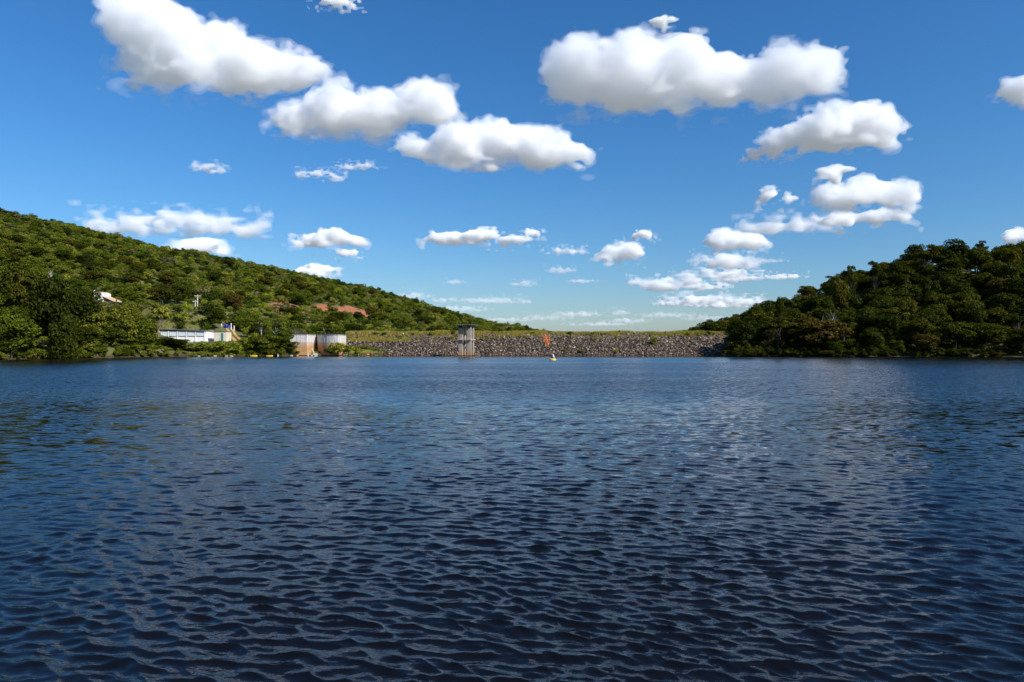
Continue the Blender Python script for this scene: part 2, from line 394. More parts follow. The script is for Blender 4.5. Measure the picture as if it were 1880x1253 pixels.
def surface_nets(f, org, h):
    s = f > 0; nx, ny, nz = f.shape; shp = (nx - 1, ny - 1, nz - 1)
    tot = np.zeros(shp, np.uint8); offs = [(i, j, k) for i in (0, 1) for j in (0, 1) for k in (0, 1)]
    for o in offs: tot += s[o[0]:nx - 1 + o[0], o[1]:ny - 1 + o[1], o[2]:nz - 1 + o[2]]
    act = (tot > 0) & (tot < 8); cells = np.argwhere(act); idx = np.full(shp, -1, np.int32); idx[act] = np.arange(len(cells))
    c = {o: f[cells[:, 0] + o[0], cells[:, 1] + o[1], cells[:, 2] + o[2]] for o in offs}
    acc = np.zeros((len(cells), 3), np.float32); ne = np.zeros(len(cells), np.float32)
    for a in offs:
        for ax in range(3):
            if a[ax] == 0:
                b = list(a); b[ax] = 1; fa = c[a]; fb = c[tuple(b)]; m = (fa > 0) != (fb > 0)
                t = np.where(m, fa / np.where(m, fa - fb, 1), 0)
                for d in range(3): acc[:, d] += np.where(m, a[d] + (t if d == ax else 0), 0)
                ne += m
    verts = (cells + acc / ne[:, None]) * np.array(h) + np.array(org)
    faces = []
    for ax in range(3):
        s0 = [slice(None)] * 3; s1 = [slice(None)] * 3; s0[ax] = slice(0, -1); s1[ax] = slice(1, None)
        a = s[tuple(s0)]; b = s[tuple(s1)]; ch = np.argwhere(a != b); u, v = [(1, 2), (2, 0), (0, 1)][ax]
        q = []
        for du, dv in ((1, 1), (0, 1), (0, 0), (1, 0)):
            e = ch.copy(); e[:, u] -= du; e[:, v] -= dv; q.append(idx[e[:, 0], e[:, 1], e[:, 2]])
        q = np.stack(q, 1); fl = ~a[ch[:, 0], ch[:, 1], ch[:, 2]]; q[fl] = q[fl][:, ::-1]; faces.append(q)
    return verts, np.concatenate(faces)
def vapour(dens):
    m = bpy.data.materials.new('cloud_vapour'); m.use_nodes = True; n = m.node_tree; n.nodes.remove(n.nodes['Principled BSDF'])
    v = n.nodes.new('ShaderNodeVolumePrincipled'); v.inputs['Color'].default_value = (1, 1, 1, 1)
    v.inputs['Density'].default_value = dens; v.inputs['Anisotropy'].default_value = -0.2
    n.links.new(v.outputs[0], n.nodes['Material Output'].inputs['Volume']); return m
CLOUD_BASE = 900.0; QQ = []
def cloud(blobs, seed, label, res=70, dens=(0.45, 1.3, 1.0), rough=0.6, puff=1.0, group=None, flat=1.0, levels=(0.0, 0.03, 0.15), name='cloud'):
    base = max(b[1] + b[3] for b in blobs)
    Y = CLOUD_BASE * F / (HY + 6 - base); k = Y / F; r = np.random.default_rng(seed)
    cx = sum(b[0] for b in blobs) / len(blobs)
    B = [((px - CX) * k, (HY - py) * k + CH, rx * k, ry * k) for px, py, rx, ry in blobs]
    x0 = min(b[0] - b[2] for b in B); x1 = max(b[0] + b[2] for b in B); z0 = min(b[1] - b[3] for b in B); z1 = max(b[1] + b[3] for b in B)
    W = x1 - x0; H = z1 - z0; h = W / res; cell = float(np.median([b[3] for b in B])); h = k * (2.95 if cell > 22 * k else min(2.4, max(cell / k / 4.2, 1.75)))
    pad = 0.5 * cell + 4 * h
    x0 -= pad; x1 += pad; z0 -= pad; z1 += pad; D = max(b[3] for b in B) * 1.35 + pad
    n3 = (nx, ny, nz) = (int((x1 - x0) / h), int(2 * D / h), int((z1 - z0) / h))
    hx = (x1 - x0) / (nx - 1); hy = 2 * D / (ny - 1); hz = (z1 - z0) / (nz - 1)
    X = (x0 + np.arange(nx) * hx).astype(np.float32); Yv = (-D + np.arange(ny) * hy).astype(np.float32); Z = (z0 + np.arange(nz) * hz).astype(np.float32)
    f = np.full(n3, -cell, np.float32)
    def add(c, rad, kk):
        lo = []; hi = []
        for q, o, hh, n in zip(range(3), (x0, -D, z0), (hx, hy, hz), n3):
            Rr = rad[q] * 1.9; lo.append(max(0, int((c[q] - Rr - o) / hh))); hi.append(min(n, int((c[q] + Rr - o) / hh) + 2))
        if min(a - b for a, b in zip(hi, lo)) < 1: return
        sl_ = tuple(slice(a, b) for a, b in zip(lo, hi))
        d = (1 - np.sqrt(((X[sl_[0]] - c[0]) / rad[0])[:, None, None] ** 2 + ((Yv[sl_[1]] - c[1]) / rad[1])[None, :, None] ** 2 + ((Z[sl_[2]] - c[2]) / rad[2])[None, None, :] ** 2)) * min(rad)
        g = f[sl_]; f[sl_] = np.maximum(g, d) + np.maximum(kk - np.abs(g - d), 0) ** 2 / (4 * kk)
    for bx, bz, rx, rz in B:
        dy = r.uniform(-0.2, 0.2) * rz; R0 = (rx * 0.88, rz * 1.15, rz * 0.88)
        add((bx, dy, bz), R0, 0.25 * min(rx, rz))
        for _ in range(int((20 * rx / rz + 10) * puff)):
            v = r.normal(size=3); v /= np.linalg.norm(v)
            if v[2] < -0.35: v[2] *= -1
            p = np.array((bx, dy, bz)) + v * np.array(R0) * 0.92; q = rz * r.uniform(0.13, 0.30)
            add(p, (q, q, q * 0.9), 0.12 * q)
            for _ in range(5):
                u = r.normal(size=3); u /= np.linalg.norm(u); u = u + v * 0.8; u /= np.linalg.norm(u)
                t = q * r.uniform(0.3, 0.55); add(p + u * q * 0.9, (t, t, t), 0.15 * t)
    size = (x1 - x0, 2 * D, z1 - z0)
    n = fbm3(n3, cell * 0.8, (size[0] * (1 if rough < 0.5 else 0.55), size[1], size[2]), seed, 6, 0.80, h)
    zz = np.clip((Z - z0 - pad) / (H * 0.5), 0, 1)
    prof = ((1.5 - 0.8 * zz) if rough < 0.8 else (0.45 + 0.55 * zz))[None, None, :]
    f = f - (0.12 * cell * (1 - zz) ** 2)[None, None, :]; n = n * cell * rough * prof
    for ax in range(3):
        for e in (0, -1):
            s_ = [slice(None)] * 3; s_[ax] = e; f[tuple(s_)] = -cell
    vv = []; ff = []; mi = []; nb = 0; mats = []
    for q, (lev, dn) in enumerate(zip(levels, dens)):
        fl = f + n * (1.75, 1.1, 0.8)[q] - lev * cell; fl[[0, -1]] = -cell; fl[:, [0, -1]] = -cell; fl[:, :, [0, -1]] = -cell
        if (fl > 0).sum() < 20: continue
        v, fc = surface_nets(fl, (x0 - cx0(cx, k), -D, z0 - (CH + (HY - base) * k)), (hx, hy, hz))
        vv.append(v); ff.append(fc + nb); mi.append(np.full(len(fc), len(mats))); nb += len(v); mats.append(vapour(dn / cell))
    me = mesh_np('cloud', np.concatenate(vv), np.concatenate(ff), mats, True, np.concatenate(mi))
    o = link(bpy.data.objects.new(name, me)); o.location = (cx0(cx, k), Y, CH + (HY - base) * k)
    tag(o, label, 'cloud', group)
    QQ.append((len(me.polygons), label[:30])); return len(me.polygons)
def cx0(cx, k): return (cx - CX) * k
if CLOUDS:
    big = [
        ([(245, 40, 58, 55), (300, 60, 80, 62), (285, 110, 85, 55), (350, 130, 70, 45), (360, 65, 30, 30)], 21, 'tall puffy white cloud at the upper left, cut by the frame top', 140),
        ([(420, 90, 48, 48), (470, 125, 75, 50), (540, 130, 62, 38), (430, 155, 50, 28)], 23, 'ragged white cloud joined to the tall one at the upper left', 125),
        ([(545, 222, 50, 32), (620, 205, 72, 48), (700, 208, 80, 42), (790, 195, 62, 42), (690, 235, 90, 22)], 25, 'wide white cloud, second of the line stepping down from the upper left', 155),
        ([(770, 277, 48, 26), (850, 264, 70, 38), (910, 258, 72, 38), (990, 270, 70, 38), (1055, 282, 46, 26), (890, 303, 60, 17)], 2, 'flat based white cloud in mid sky above the intake tower', 160),
        ([(1065, 135, 74, 60), (1170, 135, 100, 70), (1255, 115, 72, 58), (1330, 148, 92, 56), (1430, 138, 90, 48), (1500, 125, 55, 45), (1230, 180, 110, 32), (1400, 175, 80, 22)], 1, 'largest white cumulus cloud, broad and grey bottomed', 220),
        ([(1445, 255, 50, 28), (1510, 238, 60, 42), (1580, 232, 62, 42), (1625, 245, 42, 28), (1500, 268, 70, 18)], 31, 'rounded white cloud just below the largest one', 130),
        ([(1388, 283, 20, 9), (1415, 276, 16, 9)], 33, 'little white puff trailing under the rounded cloud', 40),
        ([(1212, 42, 17, 10), (1230, 40, 12, 6)], 35, 'tiny white wisp above the largest cloud', 36),
        ([(1845, 165, 22, 14), (1868, 168, 26, 22), (1900, 170, 30, 22)], 37, 'white cloud cut off by the right edge of the sky', 50),
        ([(1528, 320, 26, 14), (1552, 312, 16, 9)], 39, 'small tilted puff above the double cloud', 40),
        ([(1410, 360, 22, 15), (1440, 364, 20, 8)], 41, 'small white puff between the double cloud and the dam sky', 40),
        ([(1555, 360, 62, 26), (1610, 350, 58, 26), (1660, 362, 38, 24), (1590, 330, 28, 12)], 43, 'upper half of the double cloud over the shaded slope', 100),
        ([(1540, 405, 52, 14), (1600, 400, 60, 14), (1650, 398, 30, 11)], 45, 'long flat lower half of the double cloud', 70),
        ([(1320, 442, 38, 18), (1370, 443, 48, 18), (1335, 456, 40, 9)], 47, 'compact loaf shaped white cloud low over the dam end', 70),
        ([(1115, 470, 28, 14), (1145, 464, 38, 18)], 49, 'small domed white cloud low over the middle of the dam', 50),
        ([(1178, 431, 24, 8)], 51, 'tiny flat cloud above the domed one', 36),
        ([(812, 437, 36, 11), (880, 432, 46, 14), (850, 443, 40, 7), (935, 441, 34, 9)], 53, 'long thin cloud low above the intake tower', 70),
        ([(977, 427, 20, 7)], 55, 'speck of cloud off the end of the long thin one', 30),
        ([(575, 442, 42, 12), (615, 434, 36, 16), (650, 444, 28, 11)], 57, 'small flat based cloud over the lower end of the green hill', 56),
        ([(640, 464, 20, 7)], 59, 'scrap of cloud under the flat based one near the hill', 30),
        ([(365, 455, 48, 17), (395, 462, 24, 12)], 61, 'bright white cloud peeping over the green hill ridge', 50),
        ([(580, 497, 42, 10), (560, 493, 20, 6)], 63, 'low white cloud just behind the green hill ridge', 40),
        ([(1855, 432, 18, 12), (1880, 430, 22, 12)], 65, 'small cloud over the trees at the right edge', 40),
        ([(615, 2, 36, 9), (640, 6, 20, 8)], 67, 'cloud scrap touching the top edge of the photo', 36),
    ]
    tot = 0
    for bl, sd, lb, rs in big: tot += cloud(bl, sd, lb, rs, rough=0.6 if rs >= 56 else 0.75)
    thin = [
        ([(230, 415, 75, 14), (320, 405, 70, 16), (400, 420, 70, 16), (450, 428, 36, 12), (330, 425, 90, 10)], 71, 'long streaky grey white cloud above the green hill', 90),
        ([(1420, 418, 62, 16), (1480, 415, 40, 10)], 73, 'thin veil of cloud beside the double cloud', 56),
        ([(575, 320, 26, 6), (612, 329, 20, 6)], 75, 'thin pale wisp under the second cloud of the line', 40),
        ([(387, 312, 26, 7)], 77, 'lone pale wisp over the green hill', 36),
        ([(655, 308, 32, 5)], 79, 'thin pale wisp beneath the stepping clouds', 36),
        ([(1036, 464, 38, 6)], 81, 'faint flat streak beside the domed cloud', 36),
    ]
    for bl, sd, lb, rs in thin: tot += cloud(bl, sd, lb, rs, dens=(0.18, 0.25, 0.45), rough=1.2)
    r_ = random.Random(5)
    low = [(1335, 482, 55, 13), (1330, 502, 60, 10), (1215, 524, 58, 11), (1262, 518, 22, 12), (1300, 528, 40, 7), (1350, 512, 44, 7), (1440, 509, 40, 5), (1280, 552, 58, 9), (1330, 560, 50, 7), (1245, 558, 40, 6), (1370, 555, 30, 8),
           (1140, 575, 16, 5), (1060, 578, 50, 5), (1150, 590, 40, 5), (1000, 585, 46, 5), (925, 553, 30, 6), (880, 553, 40, 5), (960, 554, 18, 5), (850, 568, 50, 6), (1028, 498, 24, 6), (965, 522, 22, 5), (830, 519, 20, 4), (1070, 517, 26, 4), (1100, 596, 60, 4), (930, 588, 50, 4), (812, 552, 20, 5), (1220, 580, 50, 5), (1290, 585, 44, 5), (1410, 480, 40, 4), (760, 545, 24, 8)]
    for i, (x, y, rx, ry) in enumerate(low):
        bl = [(x, y, rx, ry), (x - rx * r_.uniform(.2, .5), y + ry * .3, rx * .6, ry * .7), (x + rx * r_.uniform(.2, .5), y + ry * r_.uniform(-.2, .3), rx * .5, ry * .75)]
        tot += cloud(bl, 100 + i, 'small pale cloud drawn out low above the dam crest', 40, dens=(0.3, 0.4, 0.5) if i < 11 else (0.06, 0.09, 0.16), rough=1.1, puff=0.8, group='distant clouds low over the dam')
    print('cloud quads', tot)

# ------------------------------------------------------------------ the dam
DY0, DZ0, DY1, DZ1 = 180.2, -0.4, 193.5, 6.2     # waterside slope of the embankment
DXA, DXB = -47.0, 74.0
def dam_z(Y): return DZ0 + (Y - DY0) * (DZ1 - DZ0) / (DY1 - DY0)
dam = empty('earth_dam', (6, 187, 0), 0, 'long low earth dam faced with grey brown rubble and topped with dry grass', 'dam')
def build_dam():
    t = NT('dam_earth'); co = t.coord(); a = t.noise(co, 0.5, 6)
    mat = t.done(t.ramp(a, [(0.3, (0.07, 0.055, 0.04)), (0.7, (0.16, 0.12, 0.085))]), 0.95, 0.1)
    ox, oy = dam.location.x, dam.location.y
    prof = [(178.0, -1.6), (DY0, DZ0), (DY1, DZ1), (199.0, 6.25), (214.0, 0.2), (214.0, -1.6)]
    xs = np.arange(DXA, DXB + 0.1, 3.0); v = []
    for i, x in enumerate(xs):
        for (y, z) in prof: v.append((x - ox, y - oy, z + (0.10 * math.sin(x * 0.21) + 0.06 * math.sin(x * 0.7) if z > 3 else 0)))
    n = len(prof); f = [(i * n + k, (i + 1) * n + k, (i + 1) * n + k + 1, i * n + k + 1) for i in range(len(xs) - 1) for k in range(n - 1)]
    m = MB(); m.v = v; m.f = [q[::-1] for q in f]; m.build('embankment', mat, dam)
    # rubble facing
    g = np.random.default_rng(4)
    N = 24000
    x = g.uniform(DXA + 1.0, DXB, N); u = g.uniform(-0.03, 0.99, N) ** 1.0
    y = DY0 + u * (DY1 - DY0); z = dam_z(y); gzv = ground_z(x, y); keep = z > gzv - 0.5
    edge = 0.84 + 0.10 * fbm2(x / 9, x * 0 + 2, 40, 3); keep &= (u < edge) | (g.random(N) < 0.18)
    left_gap = (x < -30) & (u > 0.62) & (u < 0.74); keep &= ~left_gap
    x, y, z, u = x[keep], y[keep], z[keep], u[keep]; N = len(x)
    ico = np.array([(1, 0, 0), (-1, 0, 0), (0, 1, 0), (0, -1, 0), (0, 0, 1), (0, 0, -1), (0.62, 0.62, 0.5), (-0.62, 0.6, 0.55), (-0.6, -0.62, 0.5), (0.62, -0.62, 0.5)], float)
    icf = np.array([(4, 6, 7), (4, 7, 8), (4, 8, 9), (4, 9, 6), (0, 6, 9), (2, 7, 6), (1, 8, 7), (3, 9, 8), (0, 2, 6), (2, 1, 7), (1, 3, 8), (3, 0, 9), (5, 2, 0), (5, 1, 2), (5, 3, 1), (5, 0, 3)])
    s = 0.095 + 0.25 * g.random(N) ** 2.8
    rot = g.uniform(0, 2 * PI, N); c, sn = np.cos(rot), np.sin(rot)
    V = ico[None] * (1 + g.uniform(-0.28, 0.28, (N, 10, 1))) * s[:, None, None] * g.uniform(0.65, 1.3, (N, 1, 3))
    tilt = g.uniform(-0.8, 0.8, N); ct, st = np.cos(tilt), np.sin(tilt)
    V = np.stack([V[..., 0], V[..., 1] * ct[:, None] - V[..., 2] * st[:, None], V[..., 1] * st[:, None] + V[..., 2] * ct[:, None]], -1)
    V = np.stack([V[..., 0] * c[:, None] - V[..., 1] * sn[:, None], V[..., 0] * sn[:, None] + V[..., 1] * c[:, None], V[..., 2]], -1)
    V += np.stack([x - ox, y - oy, z + s * 0.25 + g.uniform(0, 0.15, N)], -1)[:, None, :]
    Fc = icf[None] + (np.arange(N) * 10)[:, None, None]
    t = NT('rubble_stone'); isl = t.n('NewGeometry').outputs['Random Per Island']; pos = t.n('NewGeometry').outputs['Position']
    col = t.ramp(isl, [(0, (0.026, 0.020, 0.018)), (0.35, (0.066, 0.047, 0.037)), (0.6, (0.115, 0.080, 0.058)), (0.78, (0.180, 0.130, 0.092)), (0.9, (0.27, 0.21, 0.16)), (0.97, (0.34, 0.28, 0.225)), (1, (0.46, 0.41, 0.35))])
    patch = t.noise(pos, 0.16, 4); col = t.mix(t.mrange(patch, 0.55, 0.72), col, t.mix(0.5, col, (0.30, 0.17, 0.10)))
    sep = t.n('SeparateXYZ'); t.l(pos, sep.inputs[0])
    # orange earth spilt down the stones
    dx = t.math('ABSOLUTE', t.math('SUBTRACT', sep.outputs['X'], 9.7)); wdt = t.mrange(sep.outputs['Z'], 2.0, 6.0, 0.1, 1.5)
    inside = t.math('MULTIPLY', t.math('LESS_THAN', t.math('ADD', dx, t.math('MULTIPLY', t.math('SUBTRACT', isl, 0.5), 0.6)), wdt), t.math('GREATER_THAN', sep.outputs['Z'], 2.3))
    col = t.mix(t.math('MULTIPLY', inside, 0.92), col, t.mix(isl, (0.45, 0.10, 0.03), (0.72, 0.24, 0.08)))
    wet = t.mrange(sep.outputs['Z'], 0.35, 0.1); col = t.mix(t.math('MULTIPLY', wet, 0.6), col, (0.10, 0.055, 0.03))
    t.bump(t.noise(pos, 7, 4), 0.4, 0.05)
    me = mesh_np('riprap', V.reshape(-1, 3), Fc.reshape(-1, 3), [t.done(col, 0.9, 0.2)])
    tag(link(bpy.data.objects.new('riprap', me), dam), kind='stuff')
    return ox, oy
OX, OY = build_dam()

# ------------------------------------------------------------------ grass as blades
def blades(x, y, z, h, g, per=7, width=0.05, spread=0.16):
    n = len(x) * per
    X = np.repeat(x, per) + g.normal(0, spread, n); Y = np.repeat(y, per) + g.normal(0, spread, n); Z = np.repeat(z, per)
    H = np.repeat(h, per) * g.uniform(0.5, 1.15, n); a = g.uniform(0, 2 * PI, n); w_ = width * g.uniform(0.7, 1.4, n)
    dx, dy = np.cos(a) * w_, np.sin(a) * w_; lx, ly = g.normal(0, 0.3, n) * H, g.normal(0, 0.3, n) * H
    v = np.stack([np.stack([X - dx, Y - dy, Z - 0.05], -1), np.stack([X + dx, Y + dy, Z - 0.05], -1), np.stack([X + lx, Y + ly, Z + H], -1)], 1)
    return v.reshape(-1, 3), np.arange(n * 3).reshape(-1, 3)
def grass_mat(name, stops):
    t = NT(name); isl = t.n('NewGeometry').outputs['Random Per Island']; pos = t.n('NewGeometry').outputs['Position']
    p = t.math('ADD', t.math('MULTIPLY', isl, 0.45), t.math('MULTIPLY', t.mrange(t.noise(pos, 0.12, 4), 0.3, 0.7), 0.55))
    col = t.ramp(p, stops)
    d = t.n('BsdfDiffuse'); tr = t.n('BsdfTranslucent'); t.l(col, d.inputs[0]); t.l(col, tr.inputs[0])
    m = t.n('MixShader'); m.inputs[0].default_value = 0.3; t.l(d.outputs[0], m.inputs[1]); t.l(tr.outputs[0], m.inputs[2])
    t.l(m.outputs[0], t.out.inputs['Surface']); t.t.nodes.remove(t.b); return t.m
GRASS_DRY = grass_mat('dry_grass', [(0, (0.17, 0.18, 0.025)), (0.35, (0.30, 0.27, 0.045)), (0.6, (0.42, 0.30, 0.080)), (0.8, (0.33, 0.32, 0.05)), (1, (0.50, 0.35, 0.13))])
GRASS_GREEN = grass_mat('green_grass', [(0, (0.07, 0.10, 0.015)), (0.4, (0.13, 0.16, 0.022)), (0.7, (0.20, 0.20, 0.035)), (1, (0.28, 0.24, 0.07))])
def build_crest_grass():
    g = np.random.default_rng(8); N = 9500
    x = g.uniform(DXA, DXB, N); y = g.uniform(DY1 - 4.6, 198.5, N)
    edge = DY1 - 2.1 - 1.3 * fbm2(x / 9, x * 0 + 2, 40, 3)
    keep = (y > edge) | (g.random(N) < 0.10); x, y = x[keep], y[keep]
    extra = g.uniform(-46, -28, 700); x = np.concatenate([x, extra]); y = np.concatenate([y, DY0 + g.uniform(0.60, 0.75, 700) * (DY1 - DY0)])
    z = np.where(y < DY1, dam_z(y), 6.2)
    h = 0.40 + 0.50 * np.clip(0.5 + 0.6 * fbm2(x / 4, y / 4, 50, 3), 0, 1)
    v, f = blades(x - OX, y - OY, z, h, g, 8, 0.06, 0.22)
    tag(link(bpy.data.objects.new('crest_grass', mesh_np('crest_grass', v, f, [GRASS_DRY])), dam), kind='stuff')
build_crest_grass()
def build_bank_grass():
    g = np.random.default_rng(18); xs = []; ys = []
    for cx, cy_, rx, ry, n in [(-41, 180.6, 8, 3.6, 1500), (-69, 189, 5.5, 13, 1500), (-70, 174.5, 8, 3.2, 1200), (-104, 131, 14, 7, 1200), (-95, 187, 12, 5, 900), (-62, 178.5, 6, 3, 400)]:
        xs.append(g.normal(cx, rx * 0.6, n)); ys.append(g.normal(cy_, ry * 0.6, n))
    x = np.concatenate(xs); y = np.concatenate(ys); z = ground_z(x, y); k = (z > 0.12)
    on_track = np.array([min(math.hypot(a - p[0], b - p[1]) for p in TRACK_LINE) < 1.25 for a, b in zip(x, y)])
    k &= ~on_track; x, y, z = x[k], y[k], z[k]
    v, f = blades(x, y, z, g.uniform(0.25, 0.6, len(x)), g, 8, 0.06, 0.25)
    tag(link(bpy.data.objects.new('bank_grass', mesh_np('bank_grass', v, f, [GRASS_GREEN]))), 'short green grass on the banks beside the dam', 'grass', kind='stuff')
TRACK_LINE = [tuple(hit(px, py)[:2]) for px, py in [(421, 604), (423, 608), (426, 613), (429, 618), (434, 623), (438, 627), (441, 630)]]
build_bank_grass()

# ------------------------------------------------------------------ the two ruts of the dirt track
def build_track():
    t = NT('orange_dirt'); co = t.coord(); a = t.noise(co, 1.2, 5)
    mat = t.done(t.ramp(a, [(0.3, (0.36, 0.20, 0.075)), (0.7, (0.56, 0.34, 0.15))]), 0.95, 0.1)
    pts = []
    for i in range(len(TRACK_LINE) - 1):
        for k in range(6):
            q = k / 6; pts.append((TRACK_LINE[i][0] * (1 - q) + TRACK_LINE[i + 1][0] * q, TRACK_LINE[i][1] * (1 - q) + TRACK_LINE[i + 1][1] * q))
    root = empty('dirt_track', (pts[0][0], pts[0][1], 0), kind='structure')
    for off in (-0.75, 0.75):
        v = []; f = []
        for i, p in enumerate(pts):
            q = pts[min(i + 1, len(pts) - 1)]; o = pts[max(i - 1, 0)]; dx, dy = q[0] - o[0], q[1] - o[1]; l = math.hypot(dx, dy) or 1; nx, ny = -dy / l, dx / l
            for e in (-0.42, -0.15, 0.15, 0.42):
                x = p[0] + nx * (off + e); y = p[1] + ny * (off + e)
                v.append((x - pts[0][0], y - pts[0][1], gz(x, y) + (0.10 if abs(e) > 0.3 else 0.16)))
            if i: b = (i - 1) * 4; f += [(b + k, b + k + 1, b + k + 5, b + k + 4) for k in range(3)]
        m = MB(); m.v = v; m.f = f; m.build('wheel_rut', mat, root)
build_track()

# ------------------------------------------------------------------ trees and shrubs
def crown_np(seed, R, Z0, Z1, clumps, leaves, leaf, flat=0.75, low=-0.45, core=0.25, csize=(0.26, 0.42), spread=0.5):
    """leaf faces gathered in clumps through an egg-shaped crown; returns verts, quads, clump centres"""
    g = np.random.default_rng(seed); cz = (Z0 + Z1) / 2; rz = (Z1 - Z0) / 2; C = []; S = []
    while len(C) < clumps:
        d = g.normal(size=3); d /= np.linalg.norm(d)
        if d[2] < low: continue
        q = g.uniform(0.45, 0.92) if g.random() > core else g.uniform(0.0, 0.45)
        s = R * g.uniform(*csize); c = np.array((d[0] * (R - s * 0.6) * q, d[1] * (R - s * 0.6) * q, cz + d[2] * (rz - s * 0.5 * flat) * q))
        C.append(c); S.append(s)
    C = np.array(C); S = np.array(S)
    k = g.choice(len(C), leaves, p=S ** 2 / (S ** 2).sum())
    d = g.normal(size=(leaves, 3)); d /= np.linalg.norm(d, axis=1)[:, None]; d[:, 2] = np.where(d[:, 2] < -0.3, -d[:, 2], d[:, 2])
    rad = g.uniform(0.55, 1.08, leaves) ** 0.7
    p = C[k] + d * (S[k] * rad)[:, None] * np.array((1, 1, flat))
    nrm = d * 0.9 + g.normal(size=(leaves, 3)) * spread + np.array((0, 0, 0.35)); nrm /= np.linalg.norm(nrm, axis=1)[:, None]
    a = np.cross(nrm, g.normal(size=(leaves, 3))); a /= np.linalg.norm(a, axis=1)[:, None]; b = np.cross(nrm, a)
    L = leaf * g.uniform(0.6, 1.35, leaves)[:, None]
    v = np.stack([p - a * L * 0.85, p - b * L * 0.48 + nrm * L * 0.1, p + a * L * 0.85, p + b * L * 0.48 + nrm * L * 0.1], 1).reshape(-1, 3)
    return v, np.arange(leaves * 4).reshape(-1, 4), C
def trunk_mb(seed, H, r, C, limbs=9, fork=0.35, lean=0.04):
    g = random.Random(seed); m = MB(); f = H * fork
    tx, ty = g.uniform(-lean, lean) * H, g.uniform(-lean, lean) * H
    m.tube([(0, 0, -0.8), (0, 0, 0.02 * H), (tx * 0.5, ty * 0.5, f * 0.55), (tx, ty, f), (tx * 1.3, ty * 1.3, H * 0.78)], [r * 1.5, r * 1.2, r, r * 0.85, r * 0.3], 8)
    idx = list(range(len(C))); g.shuffle(idx)
    for i in idx[:limbs]:
        c = Vector(C[i]); s = Vector((tx, ty, f * g.uniform(0.7, 1.15))); mid = s.lerp(c, 0.5) + Vector((0, 0, H * 0.03))
        m.tube([s, mid, c], [r * 0.5, r * 0.3, r * 0.1], 5)
    return m
PROTO = {}
def proto(key, kind, mat, bark, seed, R, H, Z0, clumps, leaves, leaf, trunk_r=0.16, limbs=9, **kw):
    v, f, C = crown_np(seed, R, Z0, H, clumps, leaves, leaf, **kw)
    PROTO[key] = (kind, mesh_np('crown', v, f, [mat]), trunk_mb(seed, H, trunk_r, C, limbs).mesh('trunk', bark, True), R, H)
for i in range(5):
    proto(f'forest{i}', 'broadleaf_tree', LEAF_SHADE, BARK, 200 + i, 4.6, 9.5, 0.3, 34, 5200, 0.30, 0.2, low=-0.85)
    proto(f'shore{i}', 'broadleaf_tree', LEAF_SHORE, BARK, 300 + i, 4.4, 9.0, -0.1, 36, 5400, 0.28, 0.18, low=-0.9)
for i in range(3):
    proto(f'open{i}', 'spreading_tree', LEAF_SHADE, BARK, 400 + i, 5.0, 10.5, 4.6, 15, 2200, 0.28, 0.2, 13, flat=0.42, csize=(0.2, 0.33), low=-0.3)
    proto(f'tallopen{i}', 'tall_tree', LEAF_SHORE, BARK_PALE, 430 + i, 3.8, 12.5, 3.5, 22, 2600, 0.26, 0.16, 14, flat=0.7, csize=(0.2, 0.34))
for i in range(6):
    proto(f'scrub{i}', 'scrub_tree', LEAF_HILL, BARK, 500 + i, 2.7, 4.2, 0.1, 18, 1500, 0.22, 0.09, 6, low=-0.8, flat=0.8)
proto('grey0', 'scrub_tree', LEAF_GREY, BARK_PALE, 560, 2.3, 4.6, 1.0, 9, 420, 0.20, 0.10, 9, low=-0.5, csize=(0.2, 0.36))
for i in range(3):
    proto(f'shrub{i}', 'shrub', LEAF_LIGHT, BARK, 600 + i, 1.5, 1.9, -0.1, 12, 900, 0.16, 0.04, 6, low=-0.6)
    proto(f'dshrub{i}', 'shrub', LEAF_SHORE, BARK, 640 + i, 1.9, 2.8, -0.2, 14, 1200, 0.19, 0.05, 6, low=-0.8)
for i in range(2): proto(f'ushrub{i}', 'shrub', LEAF_SHADE, BARK, 660 + i, 1.9, 2.8, -0.2, 14, 1200, 0.19, 0.05, 6, low=-0.8)
RNG = random.Random(77)
def plant(key, x, y, R, H, label, group=None, cat=None, name=None, z=None):
    kind, crown, trunk, r0, h0 = PROTO[key]
    o = empty(name or kind, (x, y, gz(x, y) - 0.05 if z is None else z), RNG.uniform(0, 2 * PI), label, cat or kind.split('_')[-1], group)
    o.scale = (R / r0, R / r0 * RNG.uniform(0.9, 1.1), H / h0)
    link(bpy.data.objects.new('trunk', trunk), o); link(bpy.data.objects.new('crown', crown), o)
    return o
def plant_px(key, px, Y, top, wide, label, group=None, **kw):
    """a tree standing at photo column px and distance Y whose top reaches photo row top"""
    x = (px - CX) / F * Y; z = gz(x, Y); H = CH + (HY - top) / F * Y - z
    return plant(key, x, Y, wide / 2 / F * Y, max(H, 0.8), label, group, **kw)
def px_of(x, y): return CX + x / y * F
def cap(x, y, H, line, slack=0.0):
    """keep a random tree under the outline the wood has in the photo"""
    px = px_of(x, y); z = gz(x, y); lim = CH + (HY - np.interp(px, line[:, 0], line[:, 1]) - slack) / F * y
    return min(H, lim - z)
def poisson(x0, x1, y0, y1, dist, seed, ok):
    g = random.Random(seed); cell = {}; out = []
    for _ in range(int((x1 - x0) * (y1 - y0) / dist ** 2 * 6)):
        x, y = g.uniform(x0, x1), g.uniform(y0, y1)
        if not ok(x, y): continue
        i, j = int(x // dist), int(y // dist)
        if any((x - a) ** 2 + (y - b) ** 2 < dist ** 2 for di in (-1, 0, 1) for dj in (-1, 0, 1) for a, b in cell.get((i + di, j + dj), ())): continue
        cell.setdefault((i, j), []).append((x, y)); out.append((x, y))
    return out

